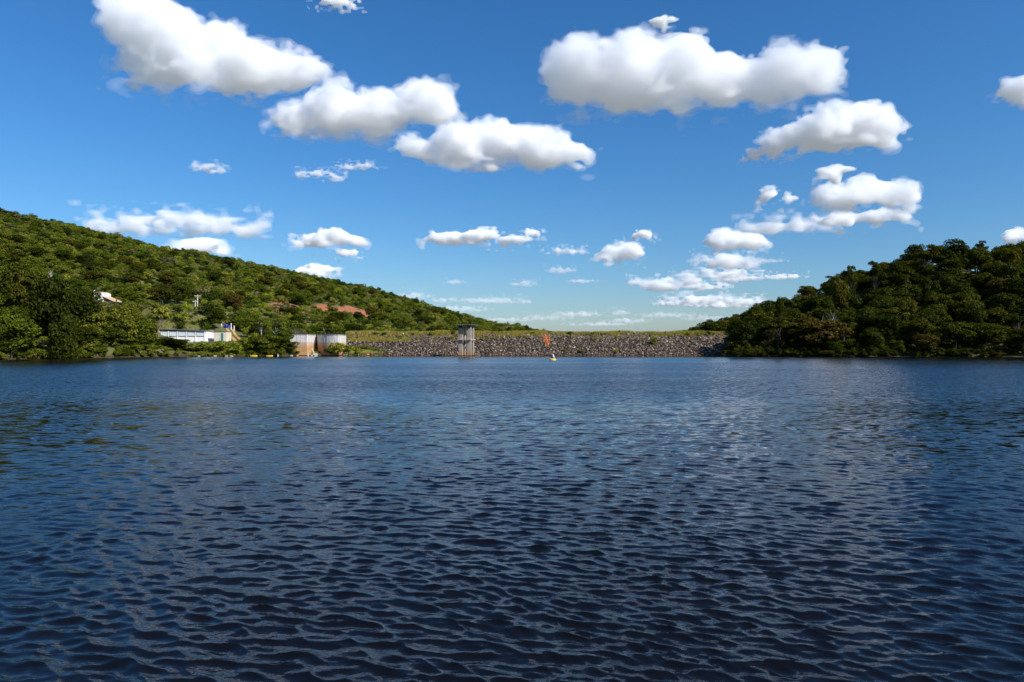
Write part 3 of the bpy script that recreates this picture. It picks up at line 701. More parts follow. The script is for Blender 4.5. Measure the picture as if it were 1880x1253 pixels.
# --- shaded wooded slope at the far end of the dam
n_ind = 0
for px, Y, top, wd, key, lb in [
        (1700, 214, 446, 62, 'open0', 'tall open-crowned tree with sky showing through, on the shaded ridge'),
        (1742, 218, 439, 78, 'forest0', 'broad round tree highest on the shaded ridge'),
        (1803, 222, 438, 24, 'open1', 'slim flat-topped tree poking above the shaded ridge'),
        (1606, 205, 476, 44, 'open2', 'gnarled open tree on the shaded skyline, below the highest ridge trees'),
        (1562, 203, 481, 30, 'open1', 'thin sparse tree on the middle of the shaded skyline'),
        (1645, 208, 474, 60, 'forest2', 'rounded tree on the shaded skyline beside the gnarled one'),
        (1540, 200, 492, 46, 'forest3', 'dark dome-shaped tree where the shaded skyline steps up'),
        (1432, 192, 535, 26, 'forest1', 'small reddish-dark round tree on the lower shaded skyline'),
        (1850, 218, 446, 70, 'forest4', 'wide tree on the shaded ridge by the frame edge'),
        (1275, 203, 598, 34, 'open2', 'low spreading tree standing at the far end of the dam crest'),
        (1300, 204, 586, 36, 'forest0', 'dark tree rising behind the far end of the dam crest'),
        (1350, 176, 618, 46, 'forest3', 'dark low tree overhanging the water where dam and wood meet'),
        (1470, 171, 596, 90, 'open0', 'wide flat layered tree low on the shaded slope near the water'),
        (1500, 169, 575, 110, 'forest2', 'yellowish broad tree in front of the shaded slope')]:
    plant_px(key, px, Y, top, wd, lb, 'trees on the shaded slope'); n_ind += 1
def ok_right(x, y):
    px = px_of(x, y); d = y - np.interp(x, SHX, SHY)
    if d < 1.2 or px > 1960 or px < 1255: return False
    if x < 78 and 176 < y < 201 and px < 1352: return False
    return True
right = poisson(45, 190, 156, 262, 5.6, 5, ok_right); right.sort(key=lambda p: p[1])
for i, (x, y) in enumerate(right):
    near = y - float(np.interp(x, SHX, SHY))
    H = RNG.uniform(7.0, 11.0) * (0.72 if near < 5 else 1); H = cap(x, y, H, SKR, RNG.uniform(-6, 2))
    if H < 2.0: continue
    R = min(RNG.uniform(3.4, 5.2), H * 0.75)
    front = near < 9
    pxx = px_of(x, y); row = 'along the waterline' if front else 'low' if near < 25 else 'half way up' if near < 48 else 'high'
    colm = 'next to the dam' if pxx < 1420 else 'below the gnarled skyline tree' if pxx < 1620 else 'below the highest ridge trees' if pxx < 1780 else 'toward the frame edge'
    lb = f'dark green tree {row} on the shaded slope, {colm}'
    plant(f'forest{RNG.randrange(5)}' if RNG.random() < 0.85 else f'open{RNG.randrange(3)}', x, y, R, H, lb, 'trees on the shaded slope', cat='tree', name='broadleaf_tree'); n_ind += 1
    if n_ind > 215: break

# --- trees of the near shore below the green hill
for px, Y, top, wd, key, lb in [
        (22, 127.5, 556, 92, 'shore0', 'bright green round tree on the mud bank at the frame edge'),
        (95, 137, 494, 96, 'forest1', 'tall dark tree rising behind the bright round one'),
        (40, 141, 470, 92, 'forest2', 'tall brownish dark tree at the left edge above the mud bank'),
        (150, 147, 508, 70, 'forest3', 'dark narrow tree beside the little hillside house'),
        (120, 134, 566, 60, 'forest4', 'black-green tree leaning over the shaded water'),
        (175, 151, 570, 76, 'shore1', 'mid green tree below the hillside house'),
        (228, 155, 560, 70, 'shore2', 'leafy green tree between hillside house and white building'),
        (262, 158, 582, 54, 'shore3', 'smaller green tree just left of the white building'),
        (200, 151, 598, 70, 'shore4', 'drooping green tree at the waterline under the hillside house'),
        (248, 157, 612, 60, 'shore1', 'bushy green tree at the waterline before the white building'),
        (308, 165, 618, 66, 'forest0', 'dark glossy tree hiding the foot of the white building'),
        (330, 167.5, 621, 44, 'forest4', 'dark bushy tree covering the lower left of the white wall'),
        (348, 169, 629, 30, 'dshrub2', 'rounded dark bush before the middle of the white wall'),
        (186, 179, 549, 40, 'shore3', 'green tree hiding the lower walls of the hillside house'),
        (207, 180, 554, 30, 'shore1', 'green tree under the sloping roof of the hillside house'),
        (478, 178, 573, 46, 'tallopen0', 'tall airy tree with pale trunk beside the orange track'),
        (506, 179, 578, 44, 'tallopen1', 'tall airy tree with pale limbs left of the concrete spillway'),
        (522, 176.5, 606, 52, 'shore2', 'round green tree touching the concrete spillway wall'),
        (490, 174.5, 612, 60, 'shore4', 'spreading green tree overhanging the yellow floats'),
        (462, 174, 628, 40, 'dshrub0', 'low dark bush over the first yellow float'),
        (350, 169, 632, 40, 'dshrub1', 'dark bush at the corner below the white building'),
        (602, 186, 588, 62, 'tallopen2', 'grey green tree standing behind the concrete spillway')]:
    plant_px(key, px, Y, top, wd, lb, 'trees along the near shore', cat='shrub' if 'shrub' in key else 'tree'); n_ind += 1
NEAR = np.array([(-400, 440), (0, 470), (60, 482), (110, 505), (150, 525), (172, 552), (212, 556), (262, 575), (285, 600), (420, 600), (455, 585), (540, 606), (620, 612), (700, 614)])
def ok_near(x, y):
    px = px_of(x, y); d = y - np.interp(x, SHX, SHY)
    if d < 0.8 or d > 42 or px < -60 or px > 540: return False
    if 280 < px < 450 and y < 200: return False
    if px > 410 and d > 9: return False
    return not any(math.hypot(x - p[0], y - p[1]) < 5 for p in TRACK_LINE)
for i, (x, y) in enumerate(poisson(-150, -50, 95, 215, 5.2, 9, ok_near)):
    d = y - float(np.interp(x, SHX, SHY)); H = RNG.uniform(5, 10) * (0.6 if d < 4 else 1)
    H = cap(x, y, H, NEAR, 0)
    if H < 1.6: continue
    k = f'shore{RNG.randrange(5)}' if RNG.random() < 0.65 else f'forest{RNG.randrange(5)}'
    plant(k, x, y, min(RNG.uniform(2.8, 4.4), H * 0.7 + 0.6), H, 'green tree at the foot of the hill among the shore wood' if d > 6 else 'leafy green tree leaning over the water of the near shore', 'trees along the near shore', cat='tree'); n_ind += 1
print('individual trees', n_ind)

# --- light shrubs by the buildings, on the bank and on the dam
for px, py, wd, hp, lb in [
        (300, 592, 40, 22, 'light green shrub behind the roof end of the white building'), (332, 594, 34, 16, 'light green shrub behind the middle of the white roof'),
        (376, 598, 26, 12, 'light green shrub between white building and utility poles'), (392, 600, 30, 16, 'light green shrub behind the pump house'),
        (372, 646, 40, 16, 'light green waterside shrub below the white building'), (402, 648, 44, 18, 'light green waterside shrub below the pump house'),
        (432, 650, 40, 18, 'light green waterside shrub below the orange track'), (450, 640, 26, 16, 'light green shrub at the foot of the orange track'),
        (640, 632, 8, 10, 'tiny upright shrub on the grassy mound'), (655, 628, 12, 6, 'tiny dark shrub on the grassy mound')]:
    h_ = hit(px, py); Y = h_[1]; plant(f'shrub{RNG.randrange(3)}' if 'light' in lb or 'low' in lb else f'dshrub{RNG.randrange(3)}', h_[0], Y, wd / 2 / F * Y, hp / F * Y * 1.15, lb, 'shrubs on the banks', cat='shrub')
for px, Y, wd, hp, lb in [(606, 175.6, 22, 17, 'dark pointed shrub against the curved spillway wall'), (622, 176.4, 30, 22, 'tall light green shrub at the foot of the curved spillway wall'), (640, 177.2, 32, 20, 'wide light green shrub on the mound beside the spillway'),
        (657, 178.3, 26, 13, 'low green shrub on the waterside end of the grassy mound'), (612, 178.0, 22, 24, 'light shrub hiding the end of the curved spillway wall')]:
    x = (px - CX) / F * Y; plant(f'shrub{RNG.randrange(3)}' if 'dark' not in lb else 'dshrub1', x, Y, wd / 2 / F * Y, hp / F * Y * 1.1, lb, 'shrubs on the banks', cat='shrub', z=max(gz(x, Y), 0.0) - 0.1)
def dam_y(py):       # where a sight line through row py meets the rubble face
    ys = np.arange(DY0, DY1 + 0.5, 0.05); rows = HY - (np.where(ys < DY1, dam_z(ys), DZ1) - CH) * F / ys
    return float(ys[np.argmin(np.abs(rows - py))])
for px, py, wd, hp, lb in [
        (1200, 634, 19, 14, 'largest round green shrub on the rubble face of the dam'), (1088, 617, 9, 7, 'dark shrub high on the dam above the small waterline shrubs'),
        (1066, 650, 16, 8, 'wide low shrub near the waterline below the middle of the dam'), (1037, 648, 10, 6, 'small bright shrub near the waterline right of the buoy'),
        (979, 646, 6, 6, 'small shrub low on the rubble left of the buoy'), (1131, 650, 10, 8, 'bright shrub at the waterline between buoy and round shrub'),
        (832, 615, 14, 9, 'leafy shrub on the crest touching the intake tower'), (830, 624, 9, 8, 'pale shrub on the rubble left of the intake tower'),
        (792, 617, 13, 8, 'green shrub on the crest left of the tower'), (735, 624, 12, 7, 'yellow green shrub on the upper rubble far left of the tower'),
        (758, 616, 6, 5, 'tiny crest shrub between two larger ones'), (706, 617, 18, 7, 'dark low shrub at the start of the crest'), (690, 616, 16, 6, 'second dark low shrub at the start of the crest'),
        (898, 641, 6, 8, 'thin upright shrub on the rubble right of the tower'), (978, 614, 10, 5, 'crest shrub left of the orange patch'), (1046, 614, 14, 6, 'crest shrub right of the orange patch'),
        (1137, 611, 6, 5, 'tiny dark crest shrub at mid dam'), (1222, 612, 5, 4, 'tiny crest shrub toward the wood'), (1262, 618, 10, 8, 'dark shrub on the upper rubble near the wood'), (1302, 618, 12, 10, 'dark shrub on the upper rubble beside the wood'), (1010, 611, 8, 4, 'flat crest shrub above the orange patch')]:
    Y = dam_y(py); x = (px - CX) / F * Y
    plant(f'shrub{RNG.randrange(3)}' if ('green' in lb or 'bright' in lb or 'pale' in lb) else f'dshrub{RNG.randrange(3)}', x, Y, wd / 2 / F * Y, hp / F * Y * 1.1, lb, 'shrubs on the dam', cat='shrub', z=(dam_z(Y) if Y < DY1 else DZ1))

# --- scrub on the sunlit hill: the ones that stand out are things, the rest is one mass
for px, py, wd, hp, key, lb in [
        (257, 443, 17, 13, 'forest1', 'lone dark round tree standing on the hill skyline'), (14, 394, 26, 9, 'forest2', 'dark flat tree on the skyline at the top of the hill'),
        (345, 463, 10, 7, 'scrub0', 'small bush on the skyline above the bright peeping cloud'), (575, 508, 16, 9, 'open1', 'flat-topped tree on the skyline, lower half of the hill'),
        (765, 556, 14, 10, 'scrub2', 'round bush on the skyline above the dam start'), (933, 602, 10, 11, 'tallopen0', 'spindly tree near the low end of the hill'),
        (967, 606, 12, 11, 'forest3', 'dark tree at the low end of the hill skyline'), (1008, 612, 9, 8, 'scrub4', 'last small tree of the hill above the orange patch'),
        (150, 484, 30, 16, 'forest4', 'dark spreading tree halfway up the sunlit hill'), (322, 545, 50, 26, 'forest0', 'big dull green tree above the white building'),
        (298, 548, 46, 30, 'forest2', 'big olive tree above the roof of the white building'), (425, 556, 46, 26, 'forest3', 'round tree uphill of the utility poles'),
        (205, 470, 26, 14, 'scrub3', 'dark bush in the middle of the sunlit hill'), (270, 513, 22, 9, 'shrub1', 'bright yellow green bush on the hillside'), (137, 468, 14, 9, 'shrub2', 'yellow green bush high on the hillside'), (534, 590, 14, 11, 'shrub0', 'yellowish bush above the spillway'), (470, 548, 20, 16, 'grey0', 'grey half-bare tree on the hillside left of the red scars')]:
    h_ = hit(px, py + hp * 0.5) if py > 470 else hit(px, py + 6); Y = h_[1]
    plant(key, h_[0], Y, wd / 2 / F * Y, hp / F * Y * 1.25 + 1.0, lb, 'trees that stand out on the sunlit hill', cat='bush' if 'bush' in lb else 'tree')
def near_soil(x, y): return any(math.hypot((x - a) / (rx * 1.0), (y - b + 4) / (ry * 0.9 + 6)) < 1 for a, b, rx, ry in SOIL)
HOUSE = hit(190, 553)
def build_forest():
    def ok(x, y):
        px = px_of(x, y); ys = float(np.interp(x, SHX, SHY))
        if y - ys < 3 or px > 1075 or px < -110 or x > 34: return False
        if x > -58 and y < 204: return False
        if 285 < px < 420 and 160 < y < 186: return False
        if 420 <= px < 455 and y < 192: return False
        if 172 < px < 212 and 176 < y < 194: return False
        return not any(math.hypot(x - p[0], y - p[1]) < 4 for p in TRACK_LINE)
    pts = poisson(-345, 34, 95, 425, 2.45, 31, ok)
    g = random.Random(3); P_, S_, R_, K_ = [], [], [], []
    dens = fbm2(np.array([p[0] for p in pts]) / 16, np.array([p[1] for p in pts]) / 16, 61, 3)
    for (x, y), dn in zip(pts, dens):
        if near_soil(x, y) and g.random() > 0.06: continue
        if dn < -0.75 and g.random() < 0.6: continue
        s = g.uniform(0.36, 0.92) * (1.35 if g.random() < 0.1 else 1) * (1 + 0.25 * dn)
        H = cap(x, y, 4.2 * s * g.uniform(0.8, 1.2), SKL, g.uniform(-3, 3) if g.random() < 0.75 else -9)
        if 345 < px_of(x, y) < 374 and 182 < y < 216: H = min(H, 1.3); s = 0.4
        if H < 0.9: continue
        P_.append((x, y, gz(x, y) - 0.15)); S_.append((s * 1.05, s * 1.05, H / 4.2)); R_.append(g.uniform(0, 2 * PI)); K_.append(g.randrange(6))
        if g.random() < (0.20 if y < 300 else 0.07) and H > 3:
            q = g.uniform(0.55, 0.85); K_[-1] = 6 + g.randrange(4); H2 = cap(x, y, 8.5 * q, SKL, 0); S_[-1] = (q, q, max(H2, 2.5) / 9.2)
        elif g.random() < 0.05: K_[-1] = 10
    print('hill scrub', len(P_))
    me = bpy.data.meshes.new('hill_scrub'); me.from_pydata(P_, [], [])
    me.attributes.new('scl', 'FLOAT_VECTOR', 'POINT').data.foreach_set('vector', np.array(S_, np.float32).ravel())
    me.attributes.new('rot', 'FLOAT', 'POINT').data.foreach_set('value', np.array(R_, np.float32))
    me.attributes.new('sort', 'INT', 'POINT').data.foreach_set('value', np.array(K_, np.int32))
    o = link(bpy.data.objects.new('hill_scrub', me)); tag(o, 'dense olive and green scrub covering the sunlit hill', 'scrub', kind='stuff')
    scatter(o, [PROTO[k][1] for k in [f'scrub{i}' for i in range(6)] + ['shore0', 'shore2', 'forest1', 'forest3', 'grey0']])
def scatter(o, meshes):
    """instances of leaf bodies on the object's own points"""
    ng = bpy.data.node_groups.new('scatter', 'GeometryNodeTree')
    ng.interface.new_socket('Geometry', in_out='INPUT', socket_type='NodeSocketGeometry'); ng.interface.new_socket('Geometry', in_out='OUTPUT', socket_type='NodeSocketGeometry')
    N = ng.nodes; gi = N.new('NodeGroupInput'); go = N.new('NodeGroupOutput')
    j = N.new('GeometryNodeJoinGeometry')
    for m in reversed(meshes):
        src = next(x for x in bpy.data.objects if x.data == m)
        oi = N.new('GeometryNodeObjectInfo'); oi.transform_space = 'ORIGINAL'; oi.inputs['Object'].default_value = src; oi.inputs['As Instance'].default_value = False
        gt = N.new('GeometryNodeGeometryToInstance'); ng.links.new(oi.outputs['Geometry'], gt.inputs[0]); ng.links.new(gt.outputs[0], j.inputs[0])
    def at(name, ty):
        n = N.new('GeometryNodeInputNamedAttribute'); n.data_type = ty; n.inputs['Name'].default_value = name; return n.outputs['Attribute']
    ip = N.new('GeometryNodeInstanceOnPoints'); ng.links.new(gi.outputs[0], ip.inputs['Points']); ng.links.new(j.outputs[0], ip.inputs['Instance'])
    ip.inputs['Pick Instance'].default_value = True; ng.links.new(at('sort', 'INT'), ip.inputs['Instance Index'])
    cb = N.new('ShaderNodeCombineXYZ'); ng.links.new(at('rot', 'FLOAT'), cb.inputs['Z']); ng.links.new(cb.outputs[0], ip.inputs['Rotation']); ng.links.new(at('scl', 'FLOAT_VECTOR'), ip.inputs['Scale'])
    ng.links.new(ip.outputs[0], go.inputs[0])
    o.modifiers.new('scatter', 'NODES').node_group = ng
# every scrub shape also stands on the hill as a thing of its own
for i, (px, py) in enumerate([(300, 500), (420, 515), (520, 530), (620, 545), (700, 570), (800, 592)]):
    h_ = hit(px, py); plant(f'scrub{i}', h_[0], h_[1], 3.0, 4.6, ['olive bush on the hillside above the big olive tree', 'round bush on the hillside above the utility poles', 'olive bush above the first red soil scar', 'bush between the two red soil scars', 'green bush just uphill of the widest red scar', 'green bush on the lower hill above the tower side of the dam'][i], 'trees that stand out on the sunlit hill', cat='bush')
build_forest()
for i, (px, Y) in enumerate([(1385, 170.6), (1590, 163.4)]):
    plant(f'ushrub{i}', (px - CX) / F * Y, Y, 1.8, 2.0, ['dark shrub at the waterline of the shaded slope, nearest the dam', 'dark shrub at the waterline below the middle of the shaded slope'][i], 'shrubs on the banks', cat='shrub')
def build_undergrowth():
    g = random.Random(13); P_, S_, R_, K_ = [], [], [], []
    def ok(x, y):
        px = px_of(x, y); d = y - float(np.interp(x, SHX, SHY))
        if d < -0.4 or d > 60: return False
        if x < 0: return d < 40 and -80 < px < 285 or (px < 545 and d < 1.5 and px > 440)
        return px > 1262 and px < 1960 and not (x < 78 and 176 < y < 201 and px < 1355)
    for x, y in poisson(-150, 190, 90, 260, 2.0, 41, ok):
        d = y - float(np.interp(x, SHX, SHY)); H = g.uniform(1.4, 3.2) * (0.75 if d < 2 else 1)
        H = cap(x, y, H, SKR if x > 0 else NEAR, 0)
        if H < 0.5: continue
        s = g.uniform(0.7, 1.2); P_.append((x, y, max(gz(x, y), 0.0) - 0.1)); S_.append((s, s, H / 2.8)); R_.append(g.uniform(0, 6.28)); K_.append((6 + g.randrange(2)) if x > 0 else g.randrange(3))
    for x in np.concatenate([np.arange(-150, -57.5, 0.55), np.arange(57.5, 190, 1.0)]):
        x = float(x) + g.uniform(-0.3, 0.3); y = float(np.interp(x, SHX, SHY)) + g.uniform(-0.5, 1.6); px = px_of(x, y)
        if not -80 < px < 1960: continue
        low = 330 < px < 470; s = g.uniform(0.5, 0.95); H = g.uniform(0.7, 1.5) if low else g.uniform(1.2, 2.7)
        P_.append((x, y, max(gz(x, y), 0.0) - 0.15)); S_.append((s * 0.8, s * 0.8, H / 2.8)); R_.append(g.uniform(0, 6.28)); K_.append((6 + g.randrange(2)) if x > 0 else g.randrange(3) + (3 if low else 0))
    me = bpy.data.meshes.new('undergrowth'); me.from_pydata(P_, [], [])
    me.attributes.new('scl', 'FLOAT_VECTOR', 'POINT').data.foreach_set('vector', np.array(S_, np.float32).ravel())
    me.attributes.new('rot', 'FLOAT', 'POINT').data.foreach_set('value', np.array(R_, np.float32))
    me.attributes.new('sort', 'INT', 'POINT').data.foreach_set('value', np.array(K_, np.int32))
    o = link(bpy.data.objects.new('undergrowth', me)); tag(o, 'dark undergrowth between the trees along both shores', 'undergrowth', kind='stuff')
    scatter(o, [PROTO[k][1] for k in ['dshrub0', 'dshrub1', 'dshrub2', 'shrub0', 'shrub1', 'shrub2', 'ushrub0', 'ushrub1']])
build_undergrowth()

# ------------------------------------------------------------------ intake tower standing in the water
CONC_T = concrete('tower_concrete', (0.56, 0.455, 0.345), 1.3, (0.58, 0.33, 0.16), streak=(0.16, 0.12, 0.09))
CONC_D = concrete('weathered_concrete', (0.30, 0.28, 0.25), None)
CONC_K = concrete('blackened_concrete', (0.14, 0.13, 0.12), None)
def build_tower():
    Y = 173.0; px = 857.0; x = (px - CX) / F * Y
    t = empty('intake_tower', (x, Y, 0), -math.radians(17), 'tall concrete intake tower on four piers standing in the lake before the dam', 'tower')
    top = CH + (HY - 598) / F * Y; mid = CH + (HY - 625) / F * Y; s = 1.18
    for (u, v, wx, wy, ch) in ((-s, -s, 1.1, 0.42, 0.03), (s - 0.1, -s, 1.1, 0.42, 0.03), (-s + 0.15, s, 0.55, 0.32, 0.03), (s + 0.05, s, 0.55, 0.32, 0.03)):
        p = MB().box(u - wx / 2, u + wx / 2, v - wy / 2, v + wy / 2, -3.0, top - 0.003, ch).build('pier', CONC_T, t)
    r = MB().box(-2.25, 2.25, -2.25, 2.25, top, top + 0.18, 0.03).build('roof_slab', CONC_K, t)
    # shallow ribs under the overhanging edge of the slab
    for k in range(8):
        u = -2.0 + k * 4.0 / 7; MB().box(u - 0.09, u + 0.09, -2.29, -2.252, top + 0.02, top + 0.16).build('edge_rib', CONC_T, r)
    # platform half way up, built round the piers as four beams and a deck
    m = MB()
    m.box(-1.75, 1.75, -1.75, -1.395, mid, mid + 0.22).box(-1.75, 1.75, 1.345, 1.75, mid, mid + 0.22).box(-1.75, -1.69, -1.39, 1.34, mid, mid + 0.22).box(1.59, 1.75, -1.39, 1.34, mid, mid + 0.22)
    m.build('platform_beam', CONC_T, t)
    MB().box(-1.1, 0.52, -0.95, 1.0, mid + 0.02, mid + 0.17).build('platform_deck', CONC_D, t)
    m = MB(); 
    for (u, v) in ((-s, -s), (s - 0.1, -s)):
        m.add([(u - 0.5, v - 0.214, top - 0.62), (u - 0.5, v - 0.214, top - 0.004), (u - 0.5, v - 0.9, top - 0.004), (u - 0.5, v - 0.9, top - 0.14),
               (u + 0.5, v - 0.214, top - 0.62), (u + 0.5, v - 0.214, top - 0.004), (u + 0.5, v - 0.9, top - 0.004), (u + 0.5, v - 0.9, top - 0.14)],
              [(0, 1, 2, 3), (7, 6, 5, 4), (0, 3, 7, 4), (3, 2, 6, 7), (2, 1, 5, 6), (1, 0, 4, 5)])
    m.build('bracket', CONC_K, t)
    # access ladder on the lit side
    l = MB()
    for o in (-0.18, 0.18): l.tube([(1.70, -s + o, 0.1), (1.70, -s + o, top - 0.02)], [0.025, 0.025], 6)
    for k in range(22): l.tube([(1.70, -s - 0.18, 0.3 + k * 0.33), (1.70, -s + 0.18, 0.3 + k * 0.33)], [0.015, 0.015], 5)
    l.build('ladder', STEEL, t)
STEEL = worn('galvanised_steel', (0.35, 0.36, 0.37), 0.45, 0.3, 4)
build_tower()

# ------------------------------------------------------------------ concrete spillway walls
def build_spillway():
    zt = 5.55; zm = 3.45
    up = concrete('pale_wall_concrete', (0.74, 0.68, 0.62), None, streak=(0.16, 0.14, 0.13))
    lo = concrete('rust_stained_concrete', (0.60, 0.44, 0.30), 2.6, (0.58, 0.29, 0.10), streak=(0.30, 0.16, 0.08))
    # blunt wall, nearer the trees
    Y = 176.2; xa = (532 - CX) / F * Y; xb = (566 - CX) / F * Y
    w1 = empty('spillway_wall', (xa, Y, 0), 0, 'flat concrete spillway wall, white above and rust stained below, next to the trees', 'wall')
    L = xb - xa
    def ring(d): return [(0, 0 - d), (L - 0.35 + d * 0.5, 0 - d), (L + d, 0.5), (L + d, 9.0), (0, 9.0)]
    MB().prism(ring(0.05), -1.5, zm, 0.0).build('lower_lift', lo, w1)
    u = MB().prism(ring(0.0), zm + 0.003, zt - 0.16, 0.0).build('upper_lift', up, w1)
    MB().prism(ring(0.09), zt - 0.157, zt, 0.0).build('coping', CONC_D, w1)
    for k in range(1, 5): MB().box(k * L / 5 - 0.025, k * L / 5 + 0.025, -0.035, -0.002, zm + 0.01, zt - 0.17).build('form_rib', up, u)
    # curved wall, nearer the dam
    xa = (572.5 - CX) / F * 177.5; xb = (621 - CX) / F * 177.5
    w2 = empty('spillway_wall', (xa, 177.5, 0), 0, 'curved concrete spillway wall, white above and rust stained below, next to the dam', 'wall')
    W = xb - xa
    def curve(d):
        pts = []
        for i in range(19):
            u = i / 18; pts.append((W * u + (-d if i == 0 else 0), 5.0 * (1 - u) ** 2.6 - d))
        return pts + [(W + d, 0.3), (W + d, 8.5), (0.0 - d, 8.5)]
    MB().prism(curve(0.05), -1.5, zm, 0.0).build('lower_lift', lo, w2)
    u = MB().prism(curve(0.0), zm + 0.003, zt - 0.16, 0.0).build('upper_lift', up, w2)
    MB().prism(curve(0.09), zt - 0.157, zt, 0.0).build('coping', CONC_D, w2)
    cv = curve(0.012)
    for i in range(2, 18, 2):
        x, y = cv[i]; MB().box(x - 0.03, x + 0.03, y - 0.02, y + 0.05, zm + 0.01, zt - 0.17).build('form_rib', up, u)
build_spillway()

# ------------------------------------------------------------------ white waterworks building
WHITE = worn('whitewashed_wall', (0.88, 0.86, 0.80), 0.85, 0.08, 0.8, 0.2, (0.55, 0.46, 0.36), 0.3)
CREAM = worn('cream_wall', (0.72, 0.64, 0.48), 0.85, 0.15, 0.8, 0.2, (0.4, 0.3, 0.2), 0.4)
ROOF_G = worn('fibre_cement_roof', (0.17, 0.155, 0.14), 0.9, 0.4, 1.2)
GREEN = worn('green_paint', (0.06, 0.22, 0.15), 0.5, 0.25, 2)
BLUE = worn('blue_paint', (0.03, 0.09, 0.42), 0.4, 0.3, 2)
GLASSY = NT('window_glass'); GLASSY = GLASSY.done(GLASSY.ramp(GLASSY.noise(GLASSY.coord(), 1.2, 3), [(0.3, (0.52, 0.58, 0.60)), (0.7, (0.74, 0.78, 0.78))]), 0.45, 0.3)
DARK = worn('dark_opening', (0.03, 0.03, 0.028), 0.8)
def build_waterworks():
    Y = 178.0; xa, xb = (291 - CX) / F * Y, (376 - CX) / F * Y; L = xb - xa; zb = 3.3
    b = empty('waterworks_building', (xa, Y, zb), 0, 'low white building with a thin dark sloping roof and pale window band', 'building')
    zt = CH + (HY - 605.5) / F * Y - zb
    h = zt - 0.05
    MB().box(0, L, 0.3, 5.4, -1.5, 1.75).build('wall', WHITE, b)
    MB().box(0, L, 0.9, 5.4, 1.753, h - 0.2).build('upper_wall', WHITE, b)
    n = 5
    for i in range(n + 1):
        x = 0.12 + i * (L - 0.24) / n; MB().box(x - 0.07, x + 0.07, 0.14, 0.312, -1.5, h - 0.25 - i * 0.03, 0.02).build('column', WHITE, b)
    for i in range(n):
        x0 = 0.12 + i * (L - 0.24) / n + 0.17; x1 = 0.12 + (i + 1) * (L - 0.24) / n - 0.17
        wv = MB().box(x0, x1, 0.32, 0.38, 1.76, h - 0.45).build('window', WHITE, b)
        for k in range(3):
            a0 = x0 + 0.06 + k * (x1 - x0 - 0.06) / 3; a1 = x0 + (k + 1) * (x1 - x0 - 0.06) / 3
            MB().box(a0, a1, 0.28, 0.317, 1.84, h - 0.53).build('pane', GLASSY, wv)
        MB().box(x0, x1, 0.16, 0.31, 1.752, 1.80).build('window_sill', CONC_D, b)
    r = MB()
    v = [(-1.3, -0.12, zt + 0.10), (L + 0.15, -0.12, zt - 0.32), (L + 0.15, 6.0, zt - 0.62), (-1.3, 6.0, zt - 0.22)]
    r.add(v + [(x, y, z + 0.16) for x, y, z in v], [(3, 2, 1, 0), (4, 5, 6, 7), (0, 1, 5, 4), (1, 2, 6, 5), (2, 3, 7, 6), (3, 0, 4, 7)])
    ro = r.build('roof', ROOF_G, b)
    m = MB()
    for k in range(24):
        x = -1.25 + k * (L + 1.3) / 23; z = zt + 0.265 - 0.42 * (x + 1.3) / (L + 1.45); m.add([(x - 0.05, -0.11, z), (x + 0.05, -0.11, z), (x, -0.11, z + 0.05), (x - 0.05, 5.9, z - 0.3), (x + 0.05, 5.9, z - 0.3), (x, 5.9, z - 0.25)], [(0, 1, 2), (5, 4, 3), (0, 2, 5, 3), (2, 1, 4, 5), (1, 0, 3, 4)])
    m.build('roof_corrugation', ROOF_G, ro)
    # pump house
    xa = (393 - CX) / F * 178.5; W = 22.5 / F * 178.5; H = CH + (HY - 609.5) / F * 178.5 - 3.4
    p = empty('pump_house', (xa, 178.5, 3.4), 0, 'small cream pump house with a narrow dark green door', 'building')
    MB().box(0, W, 0, 3.2, -1.5, H).build('wall', CREAM, p)
    MB().box(-0.35, W + 0.12, -0.15, 3.4, H + 0.003, H + 0.13, 0.02).build('roof', ROOF_G, p)
    d = MB().box(W * 0.56, W * 0.76, -0.05, -0.003, 0.05, H - 0.35).build('door', GREEN, p)
    MB().box(W * 0.58, W * 0.595, -0.10, -0.053, 1.1, 1.2).build('handle', STEEL, d)
    MB().box(W * 0.53, W * 0.555, -0.07, -0.003, 0.0, H - 0.30).build('door_frame', WHITE, p)
    # low white boundary wall linking the two
    x0 = (376.5 - CX) / F * 177.4; x1 = (404 - CX) / F * 177.4
    g = empty('boundary_wall', (x0, 177.2, 2.6), 0, 'low white wall in front of the pump house', 'wall')
    MB().box(0, x1 - x0, 0, 0.18, -1.0, 0.85).build('wall_panel', WHITE, g); MB().box(-0.04, x1 - x0 + 0.04, -0.04, 0.22, 0.853, 0.93).build('coping', CONC_D, g)
    for k in range(5): MB().box(k * (x1 - x0) / 4 - 0.09, k * (x1 - x0) / 4 + 0.09, -0.08, -0.043, -1.0, 0.80).build('pilaster', WHITE, g)
build_waterworks()

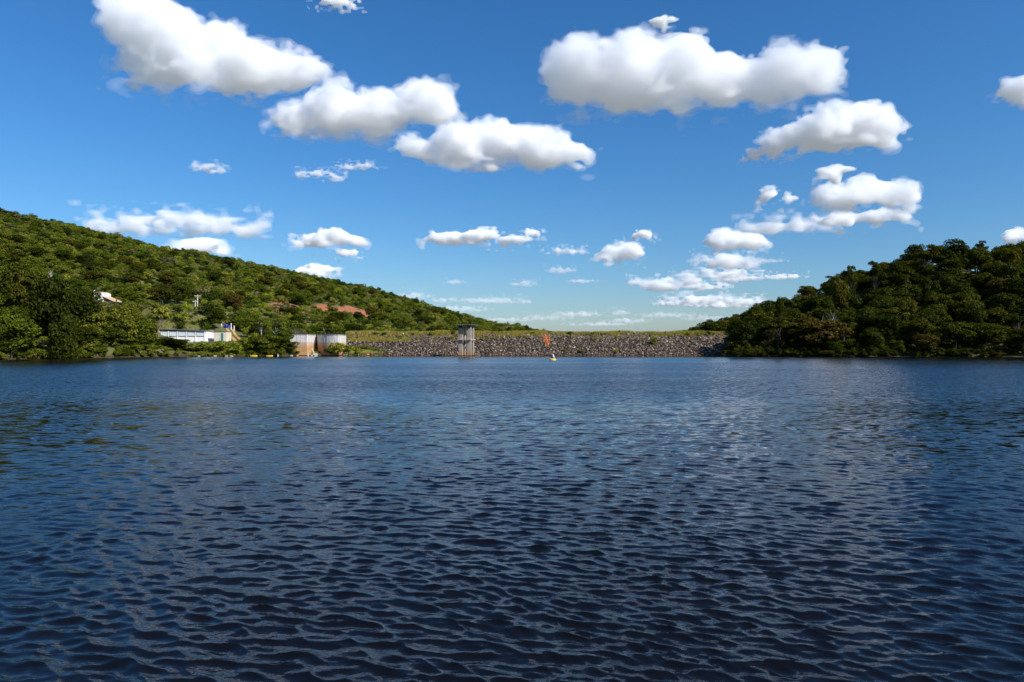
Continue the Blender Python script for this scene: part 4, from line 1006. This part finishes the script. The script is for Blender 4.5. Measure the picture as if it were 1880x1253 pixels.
# ------------------------------------------------------------------ little house up among the trees
def build_house():
    Y = 188.0; x = (190 - CX) / F * Y; zt = CH + (HY - 536) / F * Y
    pink = worn('pink_plaster', (0.62, 0.42, 0.33), 0.85, 0.2, 0.8); tan = worn('clay_tile', (0.60, 0.42, 0.27), 0.8, 0.3, 2)
    g0 = gz(x, Y); h = empty('hillside_house', (x - 2.4, Y, g0), 0, 'small pink walled house with a sloping tan roof, half hidden in trees', 'house')
    T = zt - g0
    MB().box(0, 1.9, 0, 3.6, -1.0, T - 0.05).build('wall', pink, h)
    MB().box(1.903, 2.35, -0.12, 3.6, -1.0, T - 0.35).build('end_wall', WHITE, h)
    MB().box(-0.2, 0.0, -0.05, 0.25, T - 1.2, T + 0.45).build('chimney', WHITE, h)
    MB().box(2.353, 4.6, 0.2, 3.6, -1.0, T - 2.6).build('side_wall', pink, h)
    r = MB(); v = [(2.36, -0.3, T - 1.25), (5.3, -0.3, T - 2.55), (5.3, 3.8, T - 2.55), (2.36, 3.8, T - 1.25)]
    r.add([(a, b, c - 0.14) for a, b, c in v] + v, [(3, 2, 1, 0), (4, 5, 6, 7), (0, 1, 5, 4), (1, 2, 6, 5), (2, 3, 7, 6), (3, 0, 4, 7)]); ro = r.build('roof', tan, h)
    m = MB()
    for k in range(9):
        y = -0.2 + k * 0.49; m.tube([(2.4, y, T - 1.24), (5.28, y, T - 2.53)], [0.07, 0.07], 6)
    m.build('roof_tile', tan, ro)
    r = MB(); v = [(-0.15, -0.35, T - 1.45), (1.9, -0.35, T - 1.45), (1.9, 0.1, T - 1.1), (-0.15, 0.1, T - 1.1)]
    r.add([(a, b, c - 0.1) for a, b, c in v] + v, [(3, 2, 1, 0), (4, 5, 6, 7), (0, 1, 5, 4), (1, 2, 6, 5), (2, 3, 7, 6), (3, 0, 4, 7)]); r.build('porch_roof', tan, h)
    w_ = MB().box(0.5, 1.3, -0.05, -0.003, T - 2.9, T - 2.0).build('window', WHITE, h); MB().box(0.56, 1.24, -0.09, -0.053, T - 2.84, T - 2.06).build('pane', GLASSY, w_)
build_house()

# ------------------------------------------------------------------ utility poles, gate, posts
def build_poles():
    conc = worn('pole_concrete', (0.60, 0.57, 0.52), 0.8, 0.15, 2)
    for px, pt, pb, Y, lb, arm in ((358.7, 551.5, 589, 212, 'shorter of the two grey utility poles above the white building', 0.75), (362.8, 541.5, 589, 213, 'taller of the two grey utility poles above the white building', 0.95)):
        x = (px - CX) / F * Y; g0 = gz(x, Y); T = CH + (HY - pt) / F * Y - g0
        o = empty('utility_pole', (x, Y, g0), 0.25, lb, 'pole', 'utility poles')
        MB().tube([(0, 0, -1.0), (0, 0, T)], [0.19, 0.12], 10).build('shaft', conc, o)
        a = MB().box(-arm, arm, -0.21, -0.125, T - 0.45, T - 0.30).build('crossarm', conc, o)
        for k in (-0.9, -0.3, 0.3, 0.9):
            MB().lathe([(0.03, 0), (0.07, 0.05), (0.04, 0.09), (0.06, 0.14), (0.02, 0.2)], 8, (k * arm * 0.95, -0.165, T - 0.298)).build('insulator', ROOF_G, a)
build_poles()
def build_gate():
    h_ = hit(418, 604); Y = h_[1]; k = Y / F
    g = empty('blue_gate', (h_[0], Y, h_[2]), 0, 'blue metal gate between white posts at the top of the orange track', 'gate')
    MB().box(-8 * k, 5.5 * k, -0.04, 0.04, 0.35, 0.95).build('gate_panel', BLUE, g)
    for i in range(6): MB().tube([(-7.5 * k + i * 2.5 * k, 0, 0.96), (-7.5 * k + i * 2.5 * k, 0, 1.30)], [0.025, 0.025], 6).build('gate_bar', BLUE, g)
    MB().box(-8 * k, 5.5 * k, -0.03, 0.03, 1.303, 1.37).build('top_rail', BLUE, g)
    for u, t in ((-11, 1.45), (6.6, 1.55), (12, 0.85)): MB().box(u * k - 0.1, u * k + 0.1, -0.1, 0.1, -0.6, t, 0.02).build('gate_post', WHITE, g)
    b = empty('water_drum', (h_[0] - 0.6 * k, Y - 0.6, gz(h_[0], Y - 0.6)), 0, 'dark blue plastic drum in front of the blue gate', 'drum')
    MB().lathe([(0.01, 0), (0.36, 0.0), (0.38, 0.05), (0.37, 0.3), (0.40, 0.33), (0.37, 0.37), (0.37, 0.72), (0.40, 0.75), (0.37, 0.79), (0.38, 1.12), (0.34, 1.18), (0.01, 1.18)], 18).build('barrel', worn('dark_blue_plastic', (0.015, 0.03, 0.20), 0.4), b, True)
    MB().lathe([(0.01, 1.181), (0.30, 1.181), (0.31, 1.23), (0.01, 1.24)], 18).build('lid', BLUE, b, True)
build_gate()

# ------------------------------------------------------------------ floats, raft, buoy
YEL = worn('yellow_plastic', (0.80, 0.48, 0.03), 0.4, 0.2, 2, 0.4); PALE = worn('pale_plastic', (0.55, 0.50, 0.40), 0.5, 0.15, 2, 0.4)
YEL_P = worn('faded_yellow_paint', (0.72, 0.60, 0.28), 0.6, 0.2, 2)
def floats():
    spots = [(365, 'pale', 5, 'white float nearest the white building'), (394.5, 'pale', 6, 'white float below the pump house'), (415.5, 'pale', 5, 'smaller white float of the close pair below the orange track'), (425, 'pale', 6, 'larger white float of the close pair below the orange track'),
             (466, 'yellow', 13, 'longer yellow float under the low dark bush'), (495, 'yellow', 12, 'yellow float under the spreading tree'), (511, 'pale', 3, 'tiny upright white float between yellow float and spillway'), (535, 'pale', 5, 'white float at the foot of the spillway wall'), (546, 'yellow', 4, 'small yellow float in front of the spillway wall')]
    for px, c, wpx, lb in spots:
        Y = 173.5 if px > 500 else 168.5 if px > 440 else 163.5; x = (px - CX) / F * Y; L = wpx / F * Y
        Y = min(Y, float(np.interp(x, SHX, SHY)) - 1.3)
        o = empty('float', (x, Y, 0), 0.1, lb, 'float', 'line of floats along the shore')
        r = 0.2; 
        if L < 0.5:
            MB().lathe([(0.02, -0.2), (0.16, -0.15), (0.2, 0.02), (0.16, 0.2), (0.06, 0.3), (0.05, 0.55), (0.01, 0.56)], 12).build('body', PALE, o, True)
        else:
            pts = [(-L / 2, 0, 0.08), (-L / 2 + 0.06, 0, 0.08), (-L / 2 + 0.14, 0, 0.08), (L / 2 - 0.14, 0, 0.08), (L / 2 - 0.06, 0, 0.08), (L / 2, 0, 0.08)]
            MB().tube(pts, [0.05, 0.12, 0.16, 0.16, 0.12, 0.05], 12).build('body', YEL if c == 'yellow' else PALE, o, True)
            for u in (-0.25, 0.25): MB().tube([(u * L - 0.03, 0, 0.08), (u * L + 0.03, 0, 0.08)], [0.168, 0.168], 12).build('band', DARK, o)
        MB().tube([(-L / 2 - 0.02, 0, 0.06), (-L / 2 - 0.15, 0, -0.1), (-L / 2 - 0.2, 0, -0.4)], [0.02, 0.02, 0.02], 6).build('mooring_line', DARK, o)
floats()
def build_raft():
    Y = 171.5; x = (574 - CX) / F * Y; k = Y / F
    o = empty('work_raft', (x, Y, 0), 0, 'pale work raft with a yellow A-frame moored before the spillway gap', 'raft')
    MB().box(-9 * k, 8.5 * k, -0.9, 0.9, 0.22, 0.34, 0.02).build('deck', PALE, o)
    for u in (-6.5, 0, 6): MB().tube([(u * k, -0.95, 0.06), (u * k, -0.8, 0.06), (u * k, 0.8, 0.06), (u * k, 0.95, 0.06)], [0.1, 0.26, 0.26, 0.1], 12).build('pontoon', PALE, o, True)
    MB().box(1.5 * k, 8.0 * k, -0.6, 0.5, 0.343, 0.70, 0.03).build('locker', PALE, o)
    T = CH + (HY - 640.5) / F * Y
    for sgn, b in ((-1, -8.3), (1, 5.2)): MB().tube([(b * k, -0.5, 0.345), (-0.8 * k + sgn * 0.02, -0.5, T)], [0.12, 0.10], 8).build('frame_leg', YEL_P, o)
    MB().box(-2.2 * k, 0.6 * k, -0.6, -0.4, T - 0.08, T + 0.1, 0.02).build('frame_head', YEL_P, o)
    MB().tube([(-0.8 * k, -0.5, T), (-0.8 * k, 0.7, 0.35)], [0.05, 0.05], 6).build('stay', STEEL, o)
build_raft()
def build_buoy():
    Y = 121.0; x = (1014.5 - CX) / F * Y
    o = empty('survey_buoy', (x, Y, 0), 0.3, 'yellow disc buoy carrying grey tilted panels, afloat in mid lake', 'buoy')
    MB().lathe([(0.05, -0.35), (0.45, -0.3), (0.56, -0.12), (0.61, 0.05), (0.60, 0.18), (0.52, 0.28), (0.34, 0.33), (0.02, 0.34)], 28).build('hull', YEL, o, True)
    MB().lathe([(0.612, 0.0), (0.63, 0.03), (0.63, 0.07), (0.612, 0.1)], 28).build('rubbing_strake', YEL_P, o)
    f = MB()
    for a in range(4):
        c, s_ = math.cos(a * PI / 2 + 0.6), math.sin(a * PI / 2 + 0.6); f.tube([(c * 0.3, s_ * 0.3, 0.32), (c * 0.1 - 0.05, s_ * 0.1, 1.15)], [0.022, 0.018], 6)
    f.tube([(-0.05, 0, 1.0), (-0.1, 0, 1.34)], [0.03, 0.02], 6); f.build('mast', STEEL, o)
    pan = worn('panel_back', (0.50, 0.51, 0.52), 0.4, 0.15, 3); dk = worn('dark_panel', (0.06, 0.07, 0.09), 0.3, 0.2, 3)
    def quad(pts, n, mat, name):
        p = [Vector(q) for q in pts]; nn = (p[1] - p[0]).cross(p[2] - p[0]).normalized() * 0.03
        MB().add([tuple(q) for q in p] + [tuple(q + nn) for q in p], [(3, 2, 1, 0), (4, 5, 6, 7), (0, 1, 5, 4), (1, 2, 6, 5), (2, 3, 7, 6), (3, 0, 4, 7)]).build(name, mat, o)
    quad([(0.02, -0.30, 0.52), (0.42, 0.02, 0.50), (0.20, 0.06, 1.02), (-0.10, -0.16, 1.10)], 0, pan, 'pale_panel')
    quad([(-0.42, -0.04, 0.50), (-0.02, -0.33, 0.52), (-0.12, -0.18, 1.06), (-0.28, -0.02, 0.98)], 0, dk, 'dark_panel')
    MB().box(-0.15, 0.12, -0.12, 0.12, 0.34, 0.55, 0.02).build('instrument_box', dk, o)
build_buoy()

# ------------------------------------------------------------------ bare and dead wood
def dead_tree(x, y, H, R, seed, mat, label, name='dead_tree', twigs=26, cat='tree'):
    g = random.Random(seed); o = empty(name, (x, y, gz(x, y)), 0, label, cat)
    t = MB(); b = MB(); f = H * 0.38
    t.tube([(0, 0, -0.5), (0.04 * H, 0, f * 0.6), (0.02 * H, 0.02 * H, f)], [0.035 * H, 0.028 * H, 0.022 * H], 7); t.build('trunk', mat, o, True)
    for k in range(5):
        a = g.uniform(0, 2 * PI); e = Vector((math.cos(a) * R * g.uniform(.3, .7), math.sin(a) * R * .5, H * g.uniform(.62, .85))); s = Vector((0.02 * H, 0.02 * H, f * g.uniform(.8, 1)))
        b.tube([s, s.lerp(e, .5) + Vector((0, 0, .05 * H)), e], [0.018 * H, 0.013 * H, 0.008 * H], 6)
        for q in range(twigs // 5):
            s2 = s.lerp(e, g.uniform(.5, 1)); e2 = s2 + Vector((g.uniform(-1, 1) * R * .5, g.uniform(-1, 1) * R * .4, g.uniform(.05, .3) * H))
            b.tube([s2, e2], [0.006 * H, 0.002 * H], 4)
    b.build('branch', mat, o)
h_ = hit(104, 528); dead_tree(h_[0], h_[1] - 3, 5.2, 1.7, 3, BARK_PALE, 'pale bare forked tree among the dark trees of the near wood')
h_ = (P(543, 612, 184.0)[0], 184.0); dead_tree(h_[0], h_[1], 4.6, 3.4, 8, TWIG, 'reddish grey leafless bush behind the flat spillway wall', 'leafless_bush', 170, 'bush')
h_ = (P(1520, 590, 178.0)[0], 178.0); dead_tree(h_[0], h_[1], 9.0, 3.0, 12, BARK_PALE, 'pale dead trunk among the trees of the shaded slope')
h_ = (P(289, 600, 168.0)[0], 168.0); dead_tree(h_[0], h_[1], 5.5, 2.4, 14, TWIG, 'bare grey sapling at the roof end of the white building', 'bare_sapling')

# palm-like plant beside the little house
def build_yucca():
    x, y = P(214, 548, 184)[:2]; o = empty('yucca_plant', (x, y, gz(x, y)), 0, 'spiky leaved plant beside the hillside house', 'plant')
    H = P(214, 546, 184)[2] - gz(x, y) - 0.6
    MB().tube([(0, 0, -0.4), (0.05, 0, H * 0.5), (0, 0, H)], [0.16, 0.13, 0.12], 8).build('trunk', BARK, o)
    g = random.Random(4)
    for k in range(22):
        a = g.uniform(0, 2 * PI); e = g.uniform(0.15, 1.3); L = g.uniform(1.0, 1.6); d = Vector((math.cos(a) * math.cos(e), math.sin(a) * math.cos(e), math.sin(e))); s_ = Vector((-math.sin(a), math.cos(a), 0)) * 0.09
        b0 = Vector((0, 0, H)); m1 = b0 + d * L * 0.55; t1 = b0 + d * L - Vector((0, 0, 0.25))
        MB().add([b0 - s_ * 0.6, b0 + s_ * 0.6, m1 + s_, t1, m1 - s_, m1 - Vector((0, 0, 0.05))], [(0, 1, 2, 5), (0, 5, 4), (5, 2, 3), (4, 5, 3)]).build('leaf', LEAF_LIGHT, o)
build_yucca()

# ------------------------------------------------------------------ person in red sitting at the water's edge
def build_person():
    Y = 179.3; x = (683 - CX) / F * Y; z = max(gz(x, Y), float(dam_z(Y)), 0.05) + 0.25
    skin = worn('skin', (0.30, 0.17, 0.11), 0.6, 0.1); red = worn('red_shirt', (0.55, 0.02, 0.03), 0.8, 0.2); hairm = worn('dark_hair', (0.02, 0.015, 0.012), 0.6); shorts = worn('dark_shorts', (0.08, 0.05, 0.05), 0.8)
    J = {'pelvis': (0, 0, 0.12, .15), 'waist': (0, 0.03, 0.32, .135), 'chest': (0, 0.0, 0.52, .16), 'neck': (0, -0.03, 0.68, .06), 'head': (0, -0.06, 0.78, .085), 'crown': (0, -0.05, 0.90, .075)}
    for s, n in ((-1, 'l'), (1, 'r')):
        J.update({f'hip{n}': (s * .10, -.03, .11, .095), f'knee{n}': (s * .17, -.42, .36, .065), f'ankle{n}': (s * .15, -.58, -.02, .045), f'toe{n}': (s * .16, -.74, -.05, .04),
                  f'sh{n}': (s * .19, 0, .58, .06), f'el{n}': (s * .26, -.16, .36, .045), f'wr{n}': (s * .17, -.38, .40, .035), f'hand{n}': (s * .14, -.46, .40, .03)})
    E = [('pelvis', 'waist'), ('waist', 'chest'), ('chest', 'neck'), ('neck', 'head'), ('head', 'crown')]
    for n in 'lr': E += [('pelvis', f'hip{n}'), (f'hip{n}', f'knee{n}'), (f'knee{n}', f'ankle{n}'), (f'ankle{n}', f'toe{n}'), ('chest', f'sh{n}'), (f'sh{n}', f'el{n}'), (f'el{n}', f'wr{n}'), (f'wr{n}', f'hand{n}')]
    root = empty('person', (x, Y, z), 0.3, 'person in a red shirt sitting at the foot of the dam', 'person')
    def skinned(name, keys, grow, mat, par):
        ks = [k for k in J if k in keys]; ix = {k: i for i, k in enumerate(ks)}
        me = bpy.data.meshes.new(name); me.from_pydata([J[k][:3] for k in ks], [(ix[a], ix[b]) for a, b in E if a in ix and b in ix], [])
        o = link(bpy.data.objects.new(name, me), par); me.materials.append(mat); o.modifiers.new('skin', 'SKIN')
        for i, k in enumerate(ks):
            sv = me.skin_vertices[0].data[i]; r = J[k][3] * grow; sv.radius = (r, r); sv.use_root = (i == 0)
        s_ = o.modifiers.new('sub', 'SUBSURF'); s_.levels = 1; s_.render_levels = 1
        return o
    body = skinned('body', set(J), 1.0, skin, root)
    skinned('shirt', {'waist', 'chest', 'shl', 'shr', 'ell', 'elr'}, 1.15, red, root)
    skinned('shorts', {'pelvis', 'hipl', 'hipr', 'kneel', 'kneer'}, 1.12, shorts, root)
    MB().lathe([(0.02, -0.02), (0.10, 0.0), (0.105, 0.06), (0.08, 0.12), (0.02, 0.14)], 12, (0, -0.02, 0.85)).build('hair', hairm, root, True)
    x2 = (675.5 - CX) / F * 178.9
    bg_ = empty('orange_bag', (x2, 178.9, max(gz(x2, 178.9), 0.1) + 0.05), 0.2, 'orange bag lying beside the person in red', 'bag')
    MB().box(-0.35, 0.35, -0.18, 0.18, 0.0, 0.34, 0.09).build('bag_body', worn('orange_fabric', (0.75, 0.26, 0.05), 0.8), bg_)
    MB().tube([(-0.16, 0, 0.33), (-0.12, 0, 0.47), (0.12, 0, 0.47), (0.16, 0, 0.33)], [0.02] * 4, 6).build('handle', DARK, bg_)
build_person()
